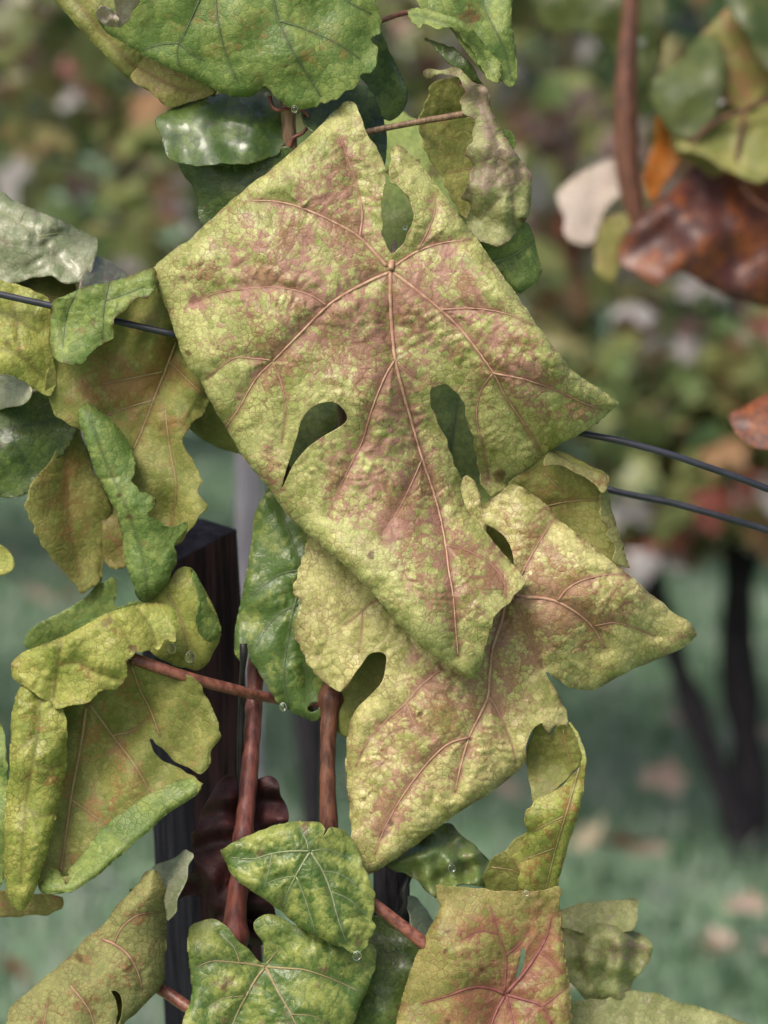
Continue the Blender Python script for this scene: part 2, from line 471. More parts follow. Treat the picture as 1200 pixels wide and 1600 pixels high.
def leaf(name, outline, mat, parent, label=None, z=0.0, ctrl=None, tilt=(0, 0), roll=16, veins=(), vmat='vein_tan', step=3.0, holes=(), red=(), rbase=0.2,
         ybase=0.55, pucker=1.0, wave=5.0, wavel=140.0, gv=0.0, brown=(), edgebrown=0.3, serr=(5.0, 24.0), under='underside', cell=(13, 26), lines=0.45, edgey=0.25,
         build_veins=True, thick=1.3, contrast=1.0):
    UID[0] += 1
    rg = np.random.default_rng(UID[0] * 17 + 3)
    pts = parse(outline)
    q, sg = spline(pts, True, 3.0)
    fl = [p[2] for p in pts]
    smask = np.array(['s' in fl[i] for i in sg]); rmask = np.array(['r' in fl[i] for i in sg])
    q = serrate(q, smask, serr[0], serr[1], rg)
    tq = np.roll(q, -1, 0) - np.roll(q, 1, 0)
    tq /= np.linalg.norm(tq, axis=1)[:, None] + 1e-9
    q = q + np.stack([tq[:, 1], -tq[:, 0]], 1) * (np.where(rmask, 0.5, 1.0) * lownoise(q[:, 0], q[:, 1], 34, rg))[:, None]
    loops = [q]
    for h in holes:
        loops.append(spline(parse(h), True, 3.0)[0])
    x0, y0 = q.min(0) - 2 * step; x1, y1 = q.max(0) + 2 * step
    nx, ny = int((x1 - x0) / step) + 2, int((y1 - y0) / step) + 2
    gx, gy = np.meshgrid(x0 + np.arange(nx) * step, y0 + np.arange(ny) * step)
    X, Y = gx.ravel(), gy.ravel()
    ins = np.zeros(len(X), bool)
    for l in loops: ins ^= inside(X, Y, l)
    A = np.concatenate(loops); B = np.concatenate([np.roll(l, -1, 0) for l in loops])
    dist, _, _ = seg_dist(X, Y, A, B)
    sdf = np.where(ins, dist, -dist)
    sdf = np.where(np.abs(sdf) < 0.05, 0.05, sdf)
    # veins
    vl = []
    for wd, s in veins:
        vq, _ = spline(parse(s), False, 6.0)
        vl.append((wd, vq))
    if vl:
        VA = np.concatenate([v[:-1] for _, v in vl]); VB = np.concatenate([v[1:] for _, v in vl])
        vid = np.concatenate([[i] * (len(v) - 1) for i, (_, v) in enumerate(vl)])
        arc = np.concatenate([np.r_[0, np.cumsum(np.linalg.norm(np.diff(v, axis=0), axis=1))][:-1] for _, v in vl])
        dv, k, t = seg_dist(X, Y, VA, VB)
        ab = VB - VA
        side = np.sign(ab[k, 0] * (Y - VA[k, 1]) - ab[k, 1] * (X - VA[k, 0]))
        u = arc[k] + t * np.hypot(ab[k, 0], ab[k, 1])
        vw = np.array([v[0] for v in vl])[vid[k]]
        # blend towards plain coordinates past the vein ends
        u = u + vid[k] * 977.0 + side * 331.0 + 0.35 * dv
        wx = 3 * lownoise(X, Y, 70, rg); wy = 3 * lownoise(X, Y, 70, rg)
        e1, r1 = cells(u + wx, dv + wy, cell[0], cell[1], UID[0])
        vline = np.exp(-(dv / (1.2 + 0.5 * vw))**2)
        trough = np.exp(-(dv / (5 + 1.2 * vw))**2)
    else:
        wx = 6 * lownoise(X, Y, 60, rg); wy = 6 * lownoise(X, Y, 60, rg)
        e1, r1 = cells(X * 0.8 + Y * 0.6 + wx, Y * 0.8 - X * 0.6 + wy, cell[0], cell[1], UID[0])
        dv = np.full(len(X), 99.0); vline = trough = np.zeros(len(X)); vw = np.ones(len(X))
    e2, r2 = cells(X + 2 * lownoise(X, Y, 26, rg), Y + 2 * lownoise(X, Y, 26, rg), 9.0, 9.0, UID[0] + 0.5)
    e3, r3 = cells(X + 3 * lownoise(X, Y, 40, rg), Y + 3 * lownoise(X, Y, 40, rg), 32.0, 32.0, UID[0] + 0.7)
    # depth
    Z = np.full(len(X), float(z)) + tilt[0] * (X - X.mean()) + tilt[1] * (Y - Y.mean())
    if ctrl: Z = Z + rbf(ctrl, X, Y)
    Z = Z + wave * lownoise(X, Y, wavel, rg)
    pk = sstep(0, 0.8, e1) * 1.3 + sstep(0, 0.7, e2) * 0.18 + sstep(0, 0.9, e3) * 2.0 + 0.6 * (r1 - 0.5) * sstep(0, 0.5, e1)
    am = 0.45 + 0.75 * sstep(-0.6, 1.1, lownoise(X, Y, 170, rg))
    Z = Z + pucker * (pk * am - 2.4 * trough - np.where(vw >= 7, 3.2, 1.6) * np.exp(-(dv / 17)**2))
    if rmask.any():
        RA, RB = q[rmask], np.roll(q, -1, 0)[rmask]
        sr, _, _ = seg_dist(X, Y, RA, RB)
        s = sr.clip(0, roll)
        Z = Z - (roll - np.sqrt((roll**2 - (roll - s)**2).clip(0)))
    # pigments
    p = rbase + 0.10 * lownoise(X, Y, 120, rg) + 0.10 * lownoise(X, Y, 50, rg) - edgey * np.exp(-(dist / 42.0)**2)
    for cx, cy, rx, ry, am in red:
        p = p + am * np.exp(-((X - cx) / rx)**2 - ((Y - cy) / ry)**2)
    rv = p + contrast * 0.22 * (r1 - 0.5) + np.clip(p * 2, 0, 1) * (0.22 * np.exp(-(dv / 8)**2) + 0.16 * np.exp(-(dv / 30)**2))
    yv = ybase + 0.20 * lownoise(X, Y, 90, rg) + 0.22 * (r1 - 0.5) + 0.2 * (r3 - 0.5)
    if gv: yv = yv - gv * (np.exp(-(dv / 13)**2) + 0.55 * np.exp(-(e1 / 0.16)**2)) + 0.3 * gv
    vv = np.maximum(0.75 * vline, 1.6 * lines * (0.45 + 0.55 * sstep(0.0, 0.5, p)) * np.exp(-(e1 / 0.12)**2) * (0.6 + 0.4 * np.sin(X / 37 + Y / 51)))
    bv = np.zeros(len(X))
    ed = sstep(0.1, 0.9, lownoise(X, Y, 50, rg) * 0.5 + 0.4)
    bv = edgebrown * np.exp(-(dist / 4.0)) * ed
    for cx, cy, rr, am in brown:
        bv = np.maximum(bv, am * sstep(1.25, 0.7, np.hypot(X - cx, Y - cy) / rr + 0.3 * lownoise(X, Y, 18, rg)))
    pig = np.stack([rv, yv, vv.clip(0, 1), bv.clip(0, 1)], 1)
    # mesh by marching squares
    inm = sdf.reshape(ny, nx) > 0
    vid_of = {}
    verts, att = [], []

    def gv_(j, i):
        k = j * nx + i
        if k not in vid_of:
            vid_of[k] = len(verts); verts.append((X[k], Y[k], Z[k])); att.append(pig[k])
        return vid_of[k]

    def ev_(k1, k2):
        kk = (min(k1, k2), max(k1, k2))
        if kk not in vid_of:
            a, b = sdf[k1], sdf[k2]
            t = a / (a - b)
            vid_of[kk] = len(verts)
            kin = k1 if a > 0 else k2
            verts.append((X[k1] + t * (X[k2] - X[k1]), Y[k1] + t * (Y[k2] - Y[k1]), Z[k1] + t * (Z[k2] - Z[k1])))
            att.append(pig[kin])
        return vid_of[kk]
    code = inm[:-1, :-1] * 1 + inm[:-1, 1:] * 2 + inm[1:, 1:] * 4 + inm[1:, :-1] * 8
    faces = []
    for j, i in zip(*np.nonzero(code)):
        cj = ((j, i), (j, i + 1), (j + 1, i + 1), (j + 1, i))
        kk = [a * nx + b for a, b in cj]
        E = {'a': (0, 1), 'b': (1, 2), 'c': (2, 3), 'd': (3, 0)}
        for poly in MS[int(code[j, i])]:
            f = []
            for e in poly:
                f.append(gv_(*cj[e]) if isinstance(e, int) else ev_(kk[E[e][0]], kk[E[e][1]]))
            faces.append(tuple(f[::-1]))
    # bilinear depth
    Zg = Z.reshape(ny, nx)

    def zat(x, y):
        fx = ((np.asarray(x) - x0) / step).clip(0, nx - 1.001); fy = ((np.asarray(y) - y0) / step).clip(0, ny - 1.001)
        i, j = fx.astype(int), fy.astype(int); a, b = fx - i, fy - j
        return (Zg[j, i] * (1 - a) + Zg[j, i + 1] * a) * (1 - b) + (Zg[j + 1, i] * (1 - a) + Zg[j + 1, i + 1] * a) * b
    # curled-back lip along rolled edges
    if rmask.any():
        area = 0.5 * np.sum(q[:, 0] * np.roll(q[:, 1], -1) - np.roll(q[:, 0], -1) * q[:, 1])
        t = np.roll(q, -2, 0) - np.roll(q, 2, 0)
        t /= np.linalg.norm(t, axis=1)[:, None] + 1e-9
        inn = np.stack([-t[:, 1], t[:, 0]], 1) * np.sign(area)
        zq = zat(q[:, 0], q[:, 1])
        m_ = len(q); ring = []
        kgrid = (np.rint((q[:, 1] + inn[:, 1] * 4 - y0) / step).astype(int).clip(0, ny - 1) * nx + np.rint((q[:, 0] + inn[:, 0] * 4 - x0) / step).astype(int).clip(0, nx - 1))
        angs = [0, 0.35, 0.75, 1.2, 1.7, 2.2]
        for a in angs:
            rr = roll * (1 - math.cos(a))
            base = len(verts)
            for i in range(m_):
                verts.append((q[i, 0] + inn[i, 0] * rr, q[i, 1] + inn[i, 1] * rr, zq[i] - roll * math.sin(a)))
                att.append(pig[kgrid[i]])
            ring.append(base)
        for i in range(m_):
            if not rmask[i]: continue
            i2 = (i + 1) % m_
            for a, b in zip(ring[:-1], ring[1:]):
                f = (a + i, a + i2, b + i2, b + i)
                faces.append(f if area > 0 else f[::-1])
    V = np.array(verts); att = np.array(att)
    used = np.zeros(len(V), bool)
    for f in faces: used[list(f)] = True
    remap = np.cumsum(used) - 1
    faces = [tuple(int(remap[i]) for i in f) for f in faces]
    V, att = V[used], att[used]
    W = P(V[:, 0], V[:, 1], V[:, 2])
    o = link(name, W, faces, [M[mat], M[under]], parent)
    me = o.data
    a = me.attributes.new('pig', 'FLOAT_COLOR', 'POINT'); a.data.foreach_set('color', att.ravel().astype(np.float32))
    fl_ = np.c_[V[:, 0] / 40.0, V[:, 1] / 40.0, np.full(len(V), UID[0] * 3.7)]
    a = me.attributes.new('flat', 'FLOAT_VECTOR', 'POINT'); a.data.foreach_set('vector', fl_.ravel().astype(np.float32))
    pr = np.zeros((len(V), 3)); pr[:, 0] = contrast; pr[:, 1] = lines * 1.1
    a = me.attributes.new('par', 'FLOAT_VECTOR', 'POINT'); a.data.foreach_set('vector', pr.ravel().astype(np.float32))
    sm = o.modifiers.new('thickness', 'SOLIDIFY')
    sm.thickness = thick * S
    sm.offset = -1
    sm.material_offset = 1
    sm.material_offset_rim = 0
    if label: o['label'] = label
    if build_veins:
        for wd, vq in vl:
            zz = zat(vq[:, 0], vq[:, 1]) + 0.02 * wd
            ww = np.linspace(wd * 0.74, max(wd * 0.22, 0.7), len(vq))
            tube('vein', P(vq[:, 0], vq[:, 1], zz), ww * 0.5 * S, M['vein_pink' if (vmat == 'vein_tan' and wd < 7) else vmat], o, 6, 0.6)
    o['zz'] = 0
    del o['zz']
    return o, zat


# ------------------------------------------------------------------ setting: ground, grass, rows of vines behind
def ground_mat():
    m, n = nodes_of('meadow_ground')
    out = N(n, 'ShaderNodeOutputMaterial')
    tc = N(n, 'ShaderNodeTexCoord')
    a = N(n, 'ShaderNodeTexNoise', Scale=3.0, Detail=6.0)
    b = N(n, 'ShaderNodeTexNoise', Scale=30.0, Detail=4.0)
    n.links.new(tc.outputs['Object'], a.inputs['Vector']); n.links.new(tc.outputs['Object'], b.inputs['Vector'])
    c = mixc(n, ramp(n, a.outputs[0], 0.35, 0.65), (0.13, 0.22, 0.12), (0.19, 0.28, 0.18))
    c = mixc(n, ramp(n, b.outputs[0], 0.55, 0.75, 0, 0.5), c, (0.06, 0.045, 0.03))
    bs = N(n, 'ShaderNodeBsdfPrincipled', Roughness=0.7)
    n.links.new(c, bs.inputs['Base Color']); n.links.new(bs.outputs[0], out.inputs[0])
    return m


def attr_leaf_mat(name, stops, rough=0.4, spec=0.5):
    m, n = nodes_of(name)
    out = N(n, 'ShaderNodeOutputMaterial')
    at = N(n, 'ShaderNodeAttribute', attribute_name='tone')
    cr = N(n, 'ShaderNodeValToRGB')
    cr.color_ramp.interpolation = 'CONSTANT'
    el = cr.color_ramp.elements
    while len(el) < len(stops): el.new(0.5)
    for e, (pos, c) in zip(el, stops): e.position = pos; e.color = (*c, 1)
    n.links.new(at.outputs['Fac'], cr.inputs[0])
    bs = N(n, 'ShaderNodeBsdfPrincipled', Roughness=rough)
    bs.inputs['Specular IOR Level'].default_value = spec
    n.links.new(cr.outputs[0], bs.inputs['Base Color'])
    tr = N(n, 'ShaderNodeBsdfTranslucent')
    n.links.new(cr.outputs[0], tr.inputs[0])
    ms = N(n, 'ShaderNodeMixShader'); ms.inputs[0].default_value = 0.42
    n.links.new(bs.outputs[0], ms.inputs[1]); n.links.new(tr.outputs[0], ms.inputs[2])
    n.links.new(ms.outputs[0], out.inputs[0])
    return m


M['ground'] = ground_mat()
M['grass'] = attr_leaf_mat('wet_grass', [(0, (0.10, 0.19, 0.10)), (0.3, (0.17, 0.27, 0.18)), (0.65, (0.29, 0.36, 0.30)), (0.88, (0.46, 0.48, 0.44))], 0.28, 0.8)
M['foliage'] = attr_leaf_mat('vineyard_foliage', [(0, (0.06, 0.11, 0.045)), (0.25, (0.14, 0.20, 0.075)), (0.50, (0.25, 0.28, 0.11)), (0.68, (0.34, 0.31, 0.14)), (0.77, (0.34, 0.20, 0.11)),
                                                  (0.83, (0.32, 0.10, 0.08)), (0.90, (0.32, 0.21, 0.20)), (0.965, (0.42, 0.39, 0.40))], 0.3, 0.6)
M['fallen'] = attr_leaf_mat('fallen_leaf', [(0, (0.45, 0.33, 0.28)), (0.3, (0.25, 0.12, 0.07)), (0.6, (0.5, 0.42, 0.3)), (0.85, (0.2, 0.06, 0.04))], 0.45, 0.5)

g = link('ground', [(-400, -400, 0), (400, -400, 0), (400, 900, 0), (-400, 900, 0)], [(0, 1, 2, 3)], [M['ground']], smooth=False)
g['kind'] = 'structure'


def set_tone(me, vals, per):
    a = me.attributes.new('tone', 'FLOAT', 'FACE')
    a.data.foreach_set('value', np.repeat(vals, per).astype(np.float32))


def make_grass():
    n = 60000
    y = 1.6 + 8.4 * rng.random(n)**0.9
    x = (rng.random(n) - 0.5) * (1.3 + 0.62 * y)
    clump = np.sin(x * 7 + 1.3 * np.sin(y * 5)) * np.sin(y * 6.1 + np.sin(x * 4))
    h = (0.03 + 0.045 * rng.random(n)) * (1 + 0.35 * clump)
    a = rng.random(n) * 2 * math.pi
    wd = 0.0028 + 0.002 * rng.random(n)
    lean = 0.25 + 0.9 * rng.random(n)
    dx, dy = np.cos(a), np.sin(a)
    b = np.stack([x, y, np.full(n, -0.002)], 1)
    side = np.stack([-dy, dx, np.zeros(n)], 1) * wd[:, None]
    mid = b + np.stack([dx * h * lean * 0.3, dy * h * lean * 0.3, h * 0.62], 1)
    tip = b + np.stack([dx * h * lean, dy * h * lean, h * (1.02 - 0.35 * lean)], 1)
    V = np.stack([b - side, b + side, mid + side * 0.8, mid - side * 0.8, tip], 1).reshape(-1, 3)
    k = np.arange(n) * 5
    fq = np.stack([k, k + 1, k + 2, k + 3], 1); ft = np.stack([k + 3, k + 2, k + 4], 1)
    faces = [tuple(r) for r in fq.tolist()] + [tuple(r) for r in ft.tolist()]
    o = link('grass', V, faces, [M['grass']], smooth=False)
    cr_ = h2(np.floor(x / 0.085 + 0.4 * np.sin(y * 9)), np.floor(y / 0.17 + 0.5 * np.sin(x * 8)), 3.3)
    t = (rng.random(n) * 0.30 + 0.62 * cr_**1.2 + 0.15 * (0.5 + 0.5 * clump)).clip(0, 0.999)
    a_ = o.data.attributes.new('tone', 'FLOAT', 'FACE')
    a_.data.foreach_set('value', np.r_[t, t].astype(np.float32))
    tag(o, 'short wet grass covering the ground between the vine rows', kind='stuff')


make_grass()

# a lobed vine leaf for foliage far behind: fan of quads, slightly cupped
LOBE = [(0.0, -0.06), (0.30, -0.30), (0.52, -0.12), (0.44, 0.10), (0.60, 0.34), (0.30, 0.36), (0.16, 0.52), (0.0, 0.78), (-0.16, 0.52), (-0.30, 0.36), (-0.60, 0.34), (-0.44, 0.10), (-0.52, -0.12), (-0.30, -0.30)]


def foliage(name, centres, sizes, parent, tones=None, rg=rng, hang=0.6):
    n = len(centres)
    L = np.array(LOBE); m_ = len(L)
    base = np.zeros((m_ + 1, 3)); base[1:, 0] = L[:, 0]; base[1:, 1] = L[:, 1] * -1
    base[1:, 2] = -0.35 * (L[:, 0]**2 + (L[:, 1] - 0.2)**2); base[0, 1] = -0.15
    V = np.empty((n, m_ + 1, 3))
    for i in range(n):
        az = rg.uniform(0, 2 * math.pi)
        if rg.random() < 0.55: az = rg.normal(math.pi, 0.8)
        tilt = rg.normal(0.75, 0.45)
        rollz = rg.normal(0, 0.7)
        rot = Matrix.Rotation(az, 3, 'Z') @ Matrix.Rotation(-(math.pi / 2 - tilt), 3, 'X') @ Matrix.Rotation(rollz, 3, 'Z')
        b = base.copy(); b[:, 2] *= rg.uniform(0.2, 2.2); 
        V[i] = (b * sizes[i]) @ np.array(rot).T + centres[i]
    k = np.arange(n) * (m_ + 1)
    faces = []
    for j in range(m_):
        a, b_ = 1 + j, 1 + (j + 1) % m_
        faces.append(np.stack([k, k + a, k + b_], 1))
    Fc = np.concatenate(faces)
    o = link(name, V.reshape(-1, 3), Fc, [M['foliage']], parent, smooth=True)
    t = rg.random(n) if tones is None else tones
    a_ = o.data.attributes.new('tone', 'FLOAT', 'FACE')
    a_.data.foreach_set('value', np.tile(t, m_).astype(np.float32))
    return o


def trunk_curve(base, top, r0, r1, wob, rg, n=14):
    t = np.linspace(0, 1, n)
    p = np.array(base)[None] * (1 - t[:, None]) + np.array(top)[None] * t[:, None]
    ph = rg.uniform(0, 6, 4)
    p[:, 0] += wob * np.sin(t * 7 + ph[0]) * np.sin(t * math.pi); p[:, 1] += wob * np.sin(t * 6 + ph[1]) * np.sin(t * math.pi)
    r = r0 * (1 - t) + r1 * t
    r = r * (1 + 0.16 * np.sin(t * 23 + ph[2]) + 0.1 * np.sin(t * 41 + ph[3]))
    return p, r


def row_vine(x, y, label, group, nl=520, zlo=0.70, zhi=1.95, half=0.62, lean=0.0, lw=0.30, bias=None, droop=None, lf=(0.05, 0.085)):
    root = empty('grapevine', (x, y, 0), label, 'grapevine', group)
    rg = np.random.default_rng(int(abs(x * 97 + y * 31) * 10) + 5)
    p, r = trunk_curve((x, y, -0.03), (x + lean, y, zlo + 0.12), 0.028, 0.021, 0.016, rg)
    tube('trunk', p, r * 1.15, M['bark'], root, 9)
    for sgn in (-1, 1):
        p2, r2 = trunk_curve((x + lean, y, zlo + 0.08), (x + lean + sgn * half * 0.95, y, zlo + 0.16), 0.018, 0.009, 0.03, rg)
        tube('arm', p2, r2, M['bark'], root, 7)
    for k in range(7):
        cx = x + lean + rg.uniform(-half, half)
        p3, r3 = trunk_curve((cx, y, zlo + 0.12), (cx + rg.uniform(-.15, .15), y + rg.uniform(-.1, .1), zhi), 0.006, 0.003, 0.05, rg)
        tube('cane', p3, r3, M['cane_brown'], root, 5)
    xs = x + lean + rg.uniform(-half, half, nl)
    zl = zlo + 0.10 * np.sin(xs * 8.3 + y) + 0.09 * np.sin(xs * 19.0 + 2 * y)
    c = np.stack([xs, y + rg.normal(0, lw * 0.5, nl), zl + (zhi - zl) * rg.random(nl)**0.95], 1)
    if droop is not None:
        dx, dz, ex = droop
        d = np.stack([x + dx + rg.normal(0, 0.17, ex), y - 0.1 + rg.normal(0, 0.08, ex), dz + rg.random(ex) * (zlo + 0.2 - dz)], 1)
        c = np.concatenate([c, d])
    # tones in clumps
    t = 0.5 + 0.24 * np.sin(c[:, 0] * 6.1 + 1.7 * np.sin(c[:, 2] * 5.0) + x) + 0.18 * np.sin(c[:, 2] * 9.0 + c[:, 0] * 4 + y) + rg.normal(0, 0.2, len(c))
    if bias: t += bias
    if droop is not None: t[nl:] = 0.60 + rg.normal(0, 0.2, ex) + 0.25 * (c[nl:, 2] < zlo - 0.02)
    o = foliage('foliage', c, rg.uniform(*lf, len(c)), root, t.clip(0, 0.999), rg)
    o['kind'] = 'stuff'
    return root


ROW_Y = 3.9
bx = (1165 - 600) * S * (ROW_Y / 0.99) / D0      # trunk seen at the right
vx = 0.57
row_vine(vx, ROW_Y, 'dark vine trunk with brown drooping leaves behind at the right, grass at its foot', 'grapevines of the next row', 1500, 0.61, 2.0, 0.62, -0.02, droop=(-0.04, 0.50, 420), bias=0.02)
row_vine(vx - 1.22, ROW_Y, 'vine of the next row behind the left side, muted green and pinkish foliage', 'grapevines of the next row', 1300, 0.72, 2.0, 0.62, bias=-0.04)
row_vine(vx + 1.25, ROW_Y, 'vine of the next row just beyond the right edge of the view', 'grapevines of the next row', 800, 0.72, 2.0, 0.62)
row_vine(vx - 2.45, ROW_Y, 'vine of the next row just beyond the left edge of the view', 'grapevines of the next row', 800, 0.72, 2.0, 0.62)
for k in range(-2, 3):
    row_vine(-0.25 + k * 1.25, 6.3, 'blurred autumn vine of the second row behind', 'grapevines of the rows far behind', 900, 0.62, 2.1, 0.65, lf=(0.06, 0.10))
for k in range(-3, 4):
    row_vine(0.3 + k * 1.3, 8.8, 'blurred autumn vine of a row far behind', 'grapevines of the far rows', 800, 0.5, 2.3, 0.68, lf=(0.07, 0.12))
far = np.stack([rng.uniform(-6, 6, 2600), 12.5 + rng.normal(0, 0.5, 2600), rng.uniform(0.05, 3.2, 2600)], 1)
o = foliage('distant_vineyard', far, rng.uniform(0.14, 0.24, 2600), None, (rng.random(2600) * 0.75))
tag(o, 'far off vineyard rows reading as one mass of dull green and brown leaves', kind='stuff')


def box_post(name, mats, parent, base, top, wb, wt, db, dt, rz=0.0, facemat=None):
    """tapered, slightly uneven squared post with bevelled corners"""
    rg = np.random.default_rng(11)
    n = 24
    v, f = [], []
    prof = [(-.5, -.42), (-.42, -.5), (.42, -.5), (.5, -.42), (.5, .42), (.42, .5), (-.42, .5), (-.5, .42)]
    for i in range(n):
        t = i / (n - 1)
        c = np.array(base) * (1 - t) + np.array(top) * t
        W, D = wb * (1 - t) + wt * t, db * (1 - t) + dt * t
        for k, (a, b) in enumerate(prof):
            j = 1 + 0.03 * math.sin(t * 17 + k) + rg.normal(0, 0.008)
            a2, b2 = a * W * j, b * D * j
            z = rg.uniform(-0.006, 0.006) if i == n - 1 else 0
            v.append((c[0] + a2 * math.cos(rz) - b2 * math.sin(rz), c[1] + a2 * math.sin(rz) + b2 * math.cos(rz), c[2] + z))
    for i in range(n - 1):
        for k in range(8):
            a, b = i * 8 + k, i * 8 + (k + 1) % 8
            f.append((a, b, b + 8, a + 8))
    f.append(tuple(range((n - 1) * 8, n * 8)))
    o = link(name, v, f, mats, parent, smooth=False)
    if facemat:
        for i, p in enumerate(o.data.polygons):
            if p.normal.y < -0.1 and p.normal.x > 0: p.material_index = 1  # right-hand faces take the lit wood colour
    return o


def ground_under(x, y, z, xb):
    """foot on the ground of an upright thing seen at (x, y, z), leaning to reference column xb"""
    t = P(x, y, z)
    k = (xb - x) * S
    return (t[0] + k, t[1] + 0.02, -0.05), tuple(t)


# wooden post close behind the leaves, a grey post and a dark vine stem further off
b, t = ground_under(288, 842, -480, 560)
op = box_post('wooden_post', [M['timber'], M['timber_red']], None, b, t, 0.032, 0.0278, 0.032, 0.0278, math.radians(35), True)
tag(op, 'dark weathered wooden post with a reddish right face, close behind the curled leaves', 'post')
b, t = ground_under(386, 420, -3600, 370)
op = box_post('grey_post', [M['grey_post']], None, b, t, 0.013, 0.013, 0.013, 0.013, 0.4)
tag(op, 'thin blurred grey post rising behind the top of the dark wooden post', 'post')
b, t = ground_under(482, 900, -6500, 478)
root = empty('vine_stem', (b[0], b[1], 0), 'dark blurred young vine stem standing between the two reddish canes', 'vine stem')
p, r = trunk_curve(b, t, 0.013, 0.011, 0.006, rng)
tube('trunk', p, r, M['bark'], root, 9)
# oblique prop leaning to the vine at the right
a_, c_ = (vx + 0.01, ROW_Y - 0.05, -0.03), (vx - 0.22, ROW_Y - 0.06, 0.60)
p, r = trunk_curve(a_, c_, 0.021, 0.019, 0.002, rng)
tag(tube('leaning_stake', p, r, M['bark'], None, 9), 'dark oblique stake leaning away from the foot of the right vine trunk', 'stake')
# fallen leaves on the grass; two pale ones stand in for dew glints
fm = []
L = np.array(LOBE)
for kk in range(5):
    v = np.zeros((len(L) + 1, 3)); v[1:, :2] = L; v[1:, 2] = 0.25 * (L[:, 0]**2 + L[:, 1]**2) * (0.6 + 0.3 * kk) + 0.03 * np.sin(np.arange(len(L)) * 2.4 + kk)
    f = [(0, 1 + j, 1 + (j + 1) % len(L)) for j in range(len(L))]
    me = bpy.data.meshes.new('fallen_leaf'); me.from_pydata(v.tolist(), [], f); me.materials.append(M['fallen'])
    set_tone(me, np.full(len(f), 0.1 + 0.19 * kk), 1)
    fm.append(me)


def fallen(x, y, s, k, label, group=None):
    o = bpy.data.objects.new('fallen_leaf', fm[k % 5])
    COL.objects.link(o)
    o.location = (x, y, 0.080); o.scale = (s, s, s)
    o.rotation_euler = (rng.normal(0.4, 0.2), rng.normal(0, 0.2), rng.uniform(0, 6.28))
    tag(o, label, 'fallen leaf', group)


def on_ground(px, py):
    v = F + R_ * ((px - 600) * S / D0) - U * ((py - 800) * S / D0)
    k = (0.080 - CAM[2]) / v[2]
    return CAM + v * k


q_ = on_ground(1015, 1332); fallen(q_[0], q_[1], 0.055, 0, 'pinkish fallen leaf lying alone on the grass right of the curled leaf')
q_ = on_ground(932, 1425); fallen(q_[0], q_[1], 0.05, 2, 'pale fallen leaf on the grass above the green blade clump at lower right')  # pale leaf mesh painting a bright dew spot
q_ = on_ground(1165, 1420); fallen(q_[0], q_[1], 0.055, 1, 'brown fallen leaf on the grass near the foot of the vine trunk')
q_ = on_ground(1045, 1092); fallen(q_[0], q_[1], 0.06, 2, 'pale fallen leaf on the grass seen between the oblique stake and the vine trunk')  # another pale leaf mesh used as a dew highlight
q_ = on_ground(1125, 1478); fallen(q_[0], q_[1], 0.04, 0, 'pinkish fallen leaf on the grass near the lower right corner')
q_ = on_ground(70, 935); fallen(q_[0], q_[1], 0.10, 1, 'orange brown fallen leaf on the grass at the left, above the hollow leaf')
for k in range(110):
    yy = rng.uniform(2.4, 7.0)
    fallen(rng.uniform(-1, 1) * (0.3 + 0.2 * yy), yy, rng.uniform(0.045, 0.075), int(rng.integers(0, 5)), 'fallen autumn leaf scattered on the wet grass', 'fallen leaves on the grass')

# ------------------------------------------------------------------ the vine in front
vine = empty('grapevine', (0.0, 0.92, 0.0), 'sharp foreground grapevine with large curled yellow green leaves flushed with pink', 'grapevine')
rg5 = np.random.default_rng(5)
tp = P(612, 1235, -230)
p, r = trunk_curve((float(tp[0]) + 0.02, float(tp[1]), -0.03), tuple(tp), 0.013, 0.0062, 0.008, rg5, 26)
tube('trunk', p, r, M['bark'], vine, 10)
stem('cane', "402,1010 397,1100 392,1180 384,1270 374,1370 367,1450 372,1560 430,1800 560,2050", [-215, -190, -165, -140, -125, -120, -130, -180, -240], [22, 27, 28, 30, 30, 38, 34, 30, 30], M['cane'], vine, wob=0.06, node=[(36, .25), (450, .3), (300, .12)])
stem('cane', "521,1040 518,1085 513,1150 512,1220 515,1300 530,1420 580,1600 600,1750", [-185, -165, -150, -140, -135, -150, -190, -235], [24, 34, 26, 26, 27, 28, 28, 28], M['cane_brown'], vine, wob=0.05, node=[(55, .35), (240, .2)])
stem('cane', "446,120 450,170 455,235 480,330 520,480 540,700 525,900 521,1045", [-95, -95, -100, -190, -215, -215, -210, -186], [22, 25, 22, 22, 24, 24, 24, 26], M['cane_tan'], vine, wob=0.05)
stem('cane', "446,124 440,40 425,-80", [-95, -80, -80], [22, 20, 18], M['cane_tan'], vine)
stem('petiole', "205,1028 250,1044 300,1060 360,1076 432,1092 520,1100", [-55, -60, -75, -110, -175, -165], [20, 19, 18, 18, 17, 16], M['petiole_red'], vine)
stem('petiole', "560,1395 590,1417 630,1448 668,1478 720,1510", [-75, -70, -66, -62, -70], [19, 19, 20, 21, 20], M['petiole_red'], vine)
stem('petiole', "215,1522 262,1552 298,1576 360,1600", [-150, -125, -110, -120], [20, 20, 20, 20], M['petiole_red'], vine)
stem('petiole', "500,226 570,207 645,192 725,178 760,170", [-100, -84, -80, -84, -98], [10, 10, 10, 11, 11], M['cane_tan'], vine)
stem('petiole', "560,50 600,31 640,19 680,16", [-100, -92, -104, -120], [8, 8, 8, 8], M['petiole_red'], vine)
stem('petiole', "611,421 612,412 613,404 614,396 616,380", [2, -2, -22, -60, -160], [9, 9, 9, 9, 9], M['vein_tan'], vine)
stem('tendril', "421,150 424,163 432,172 447,170 462,170 478,176 482,192 474,207 458,216 452,232", [-70, -70, -66, -70, -75, -80, -85, -85, -85, -92], [8, 7, 6, 6, 6, 6, 6, 6, 7, 8], M['petiole_red'], vine)
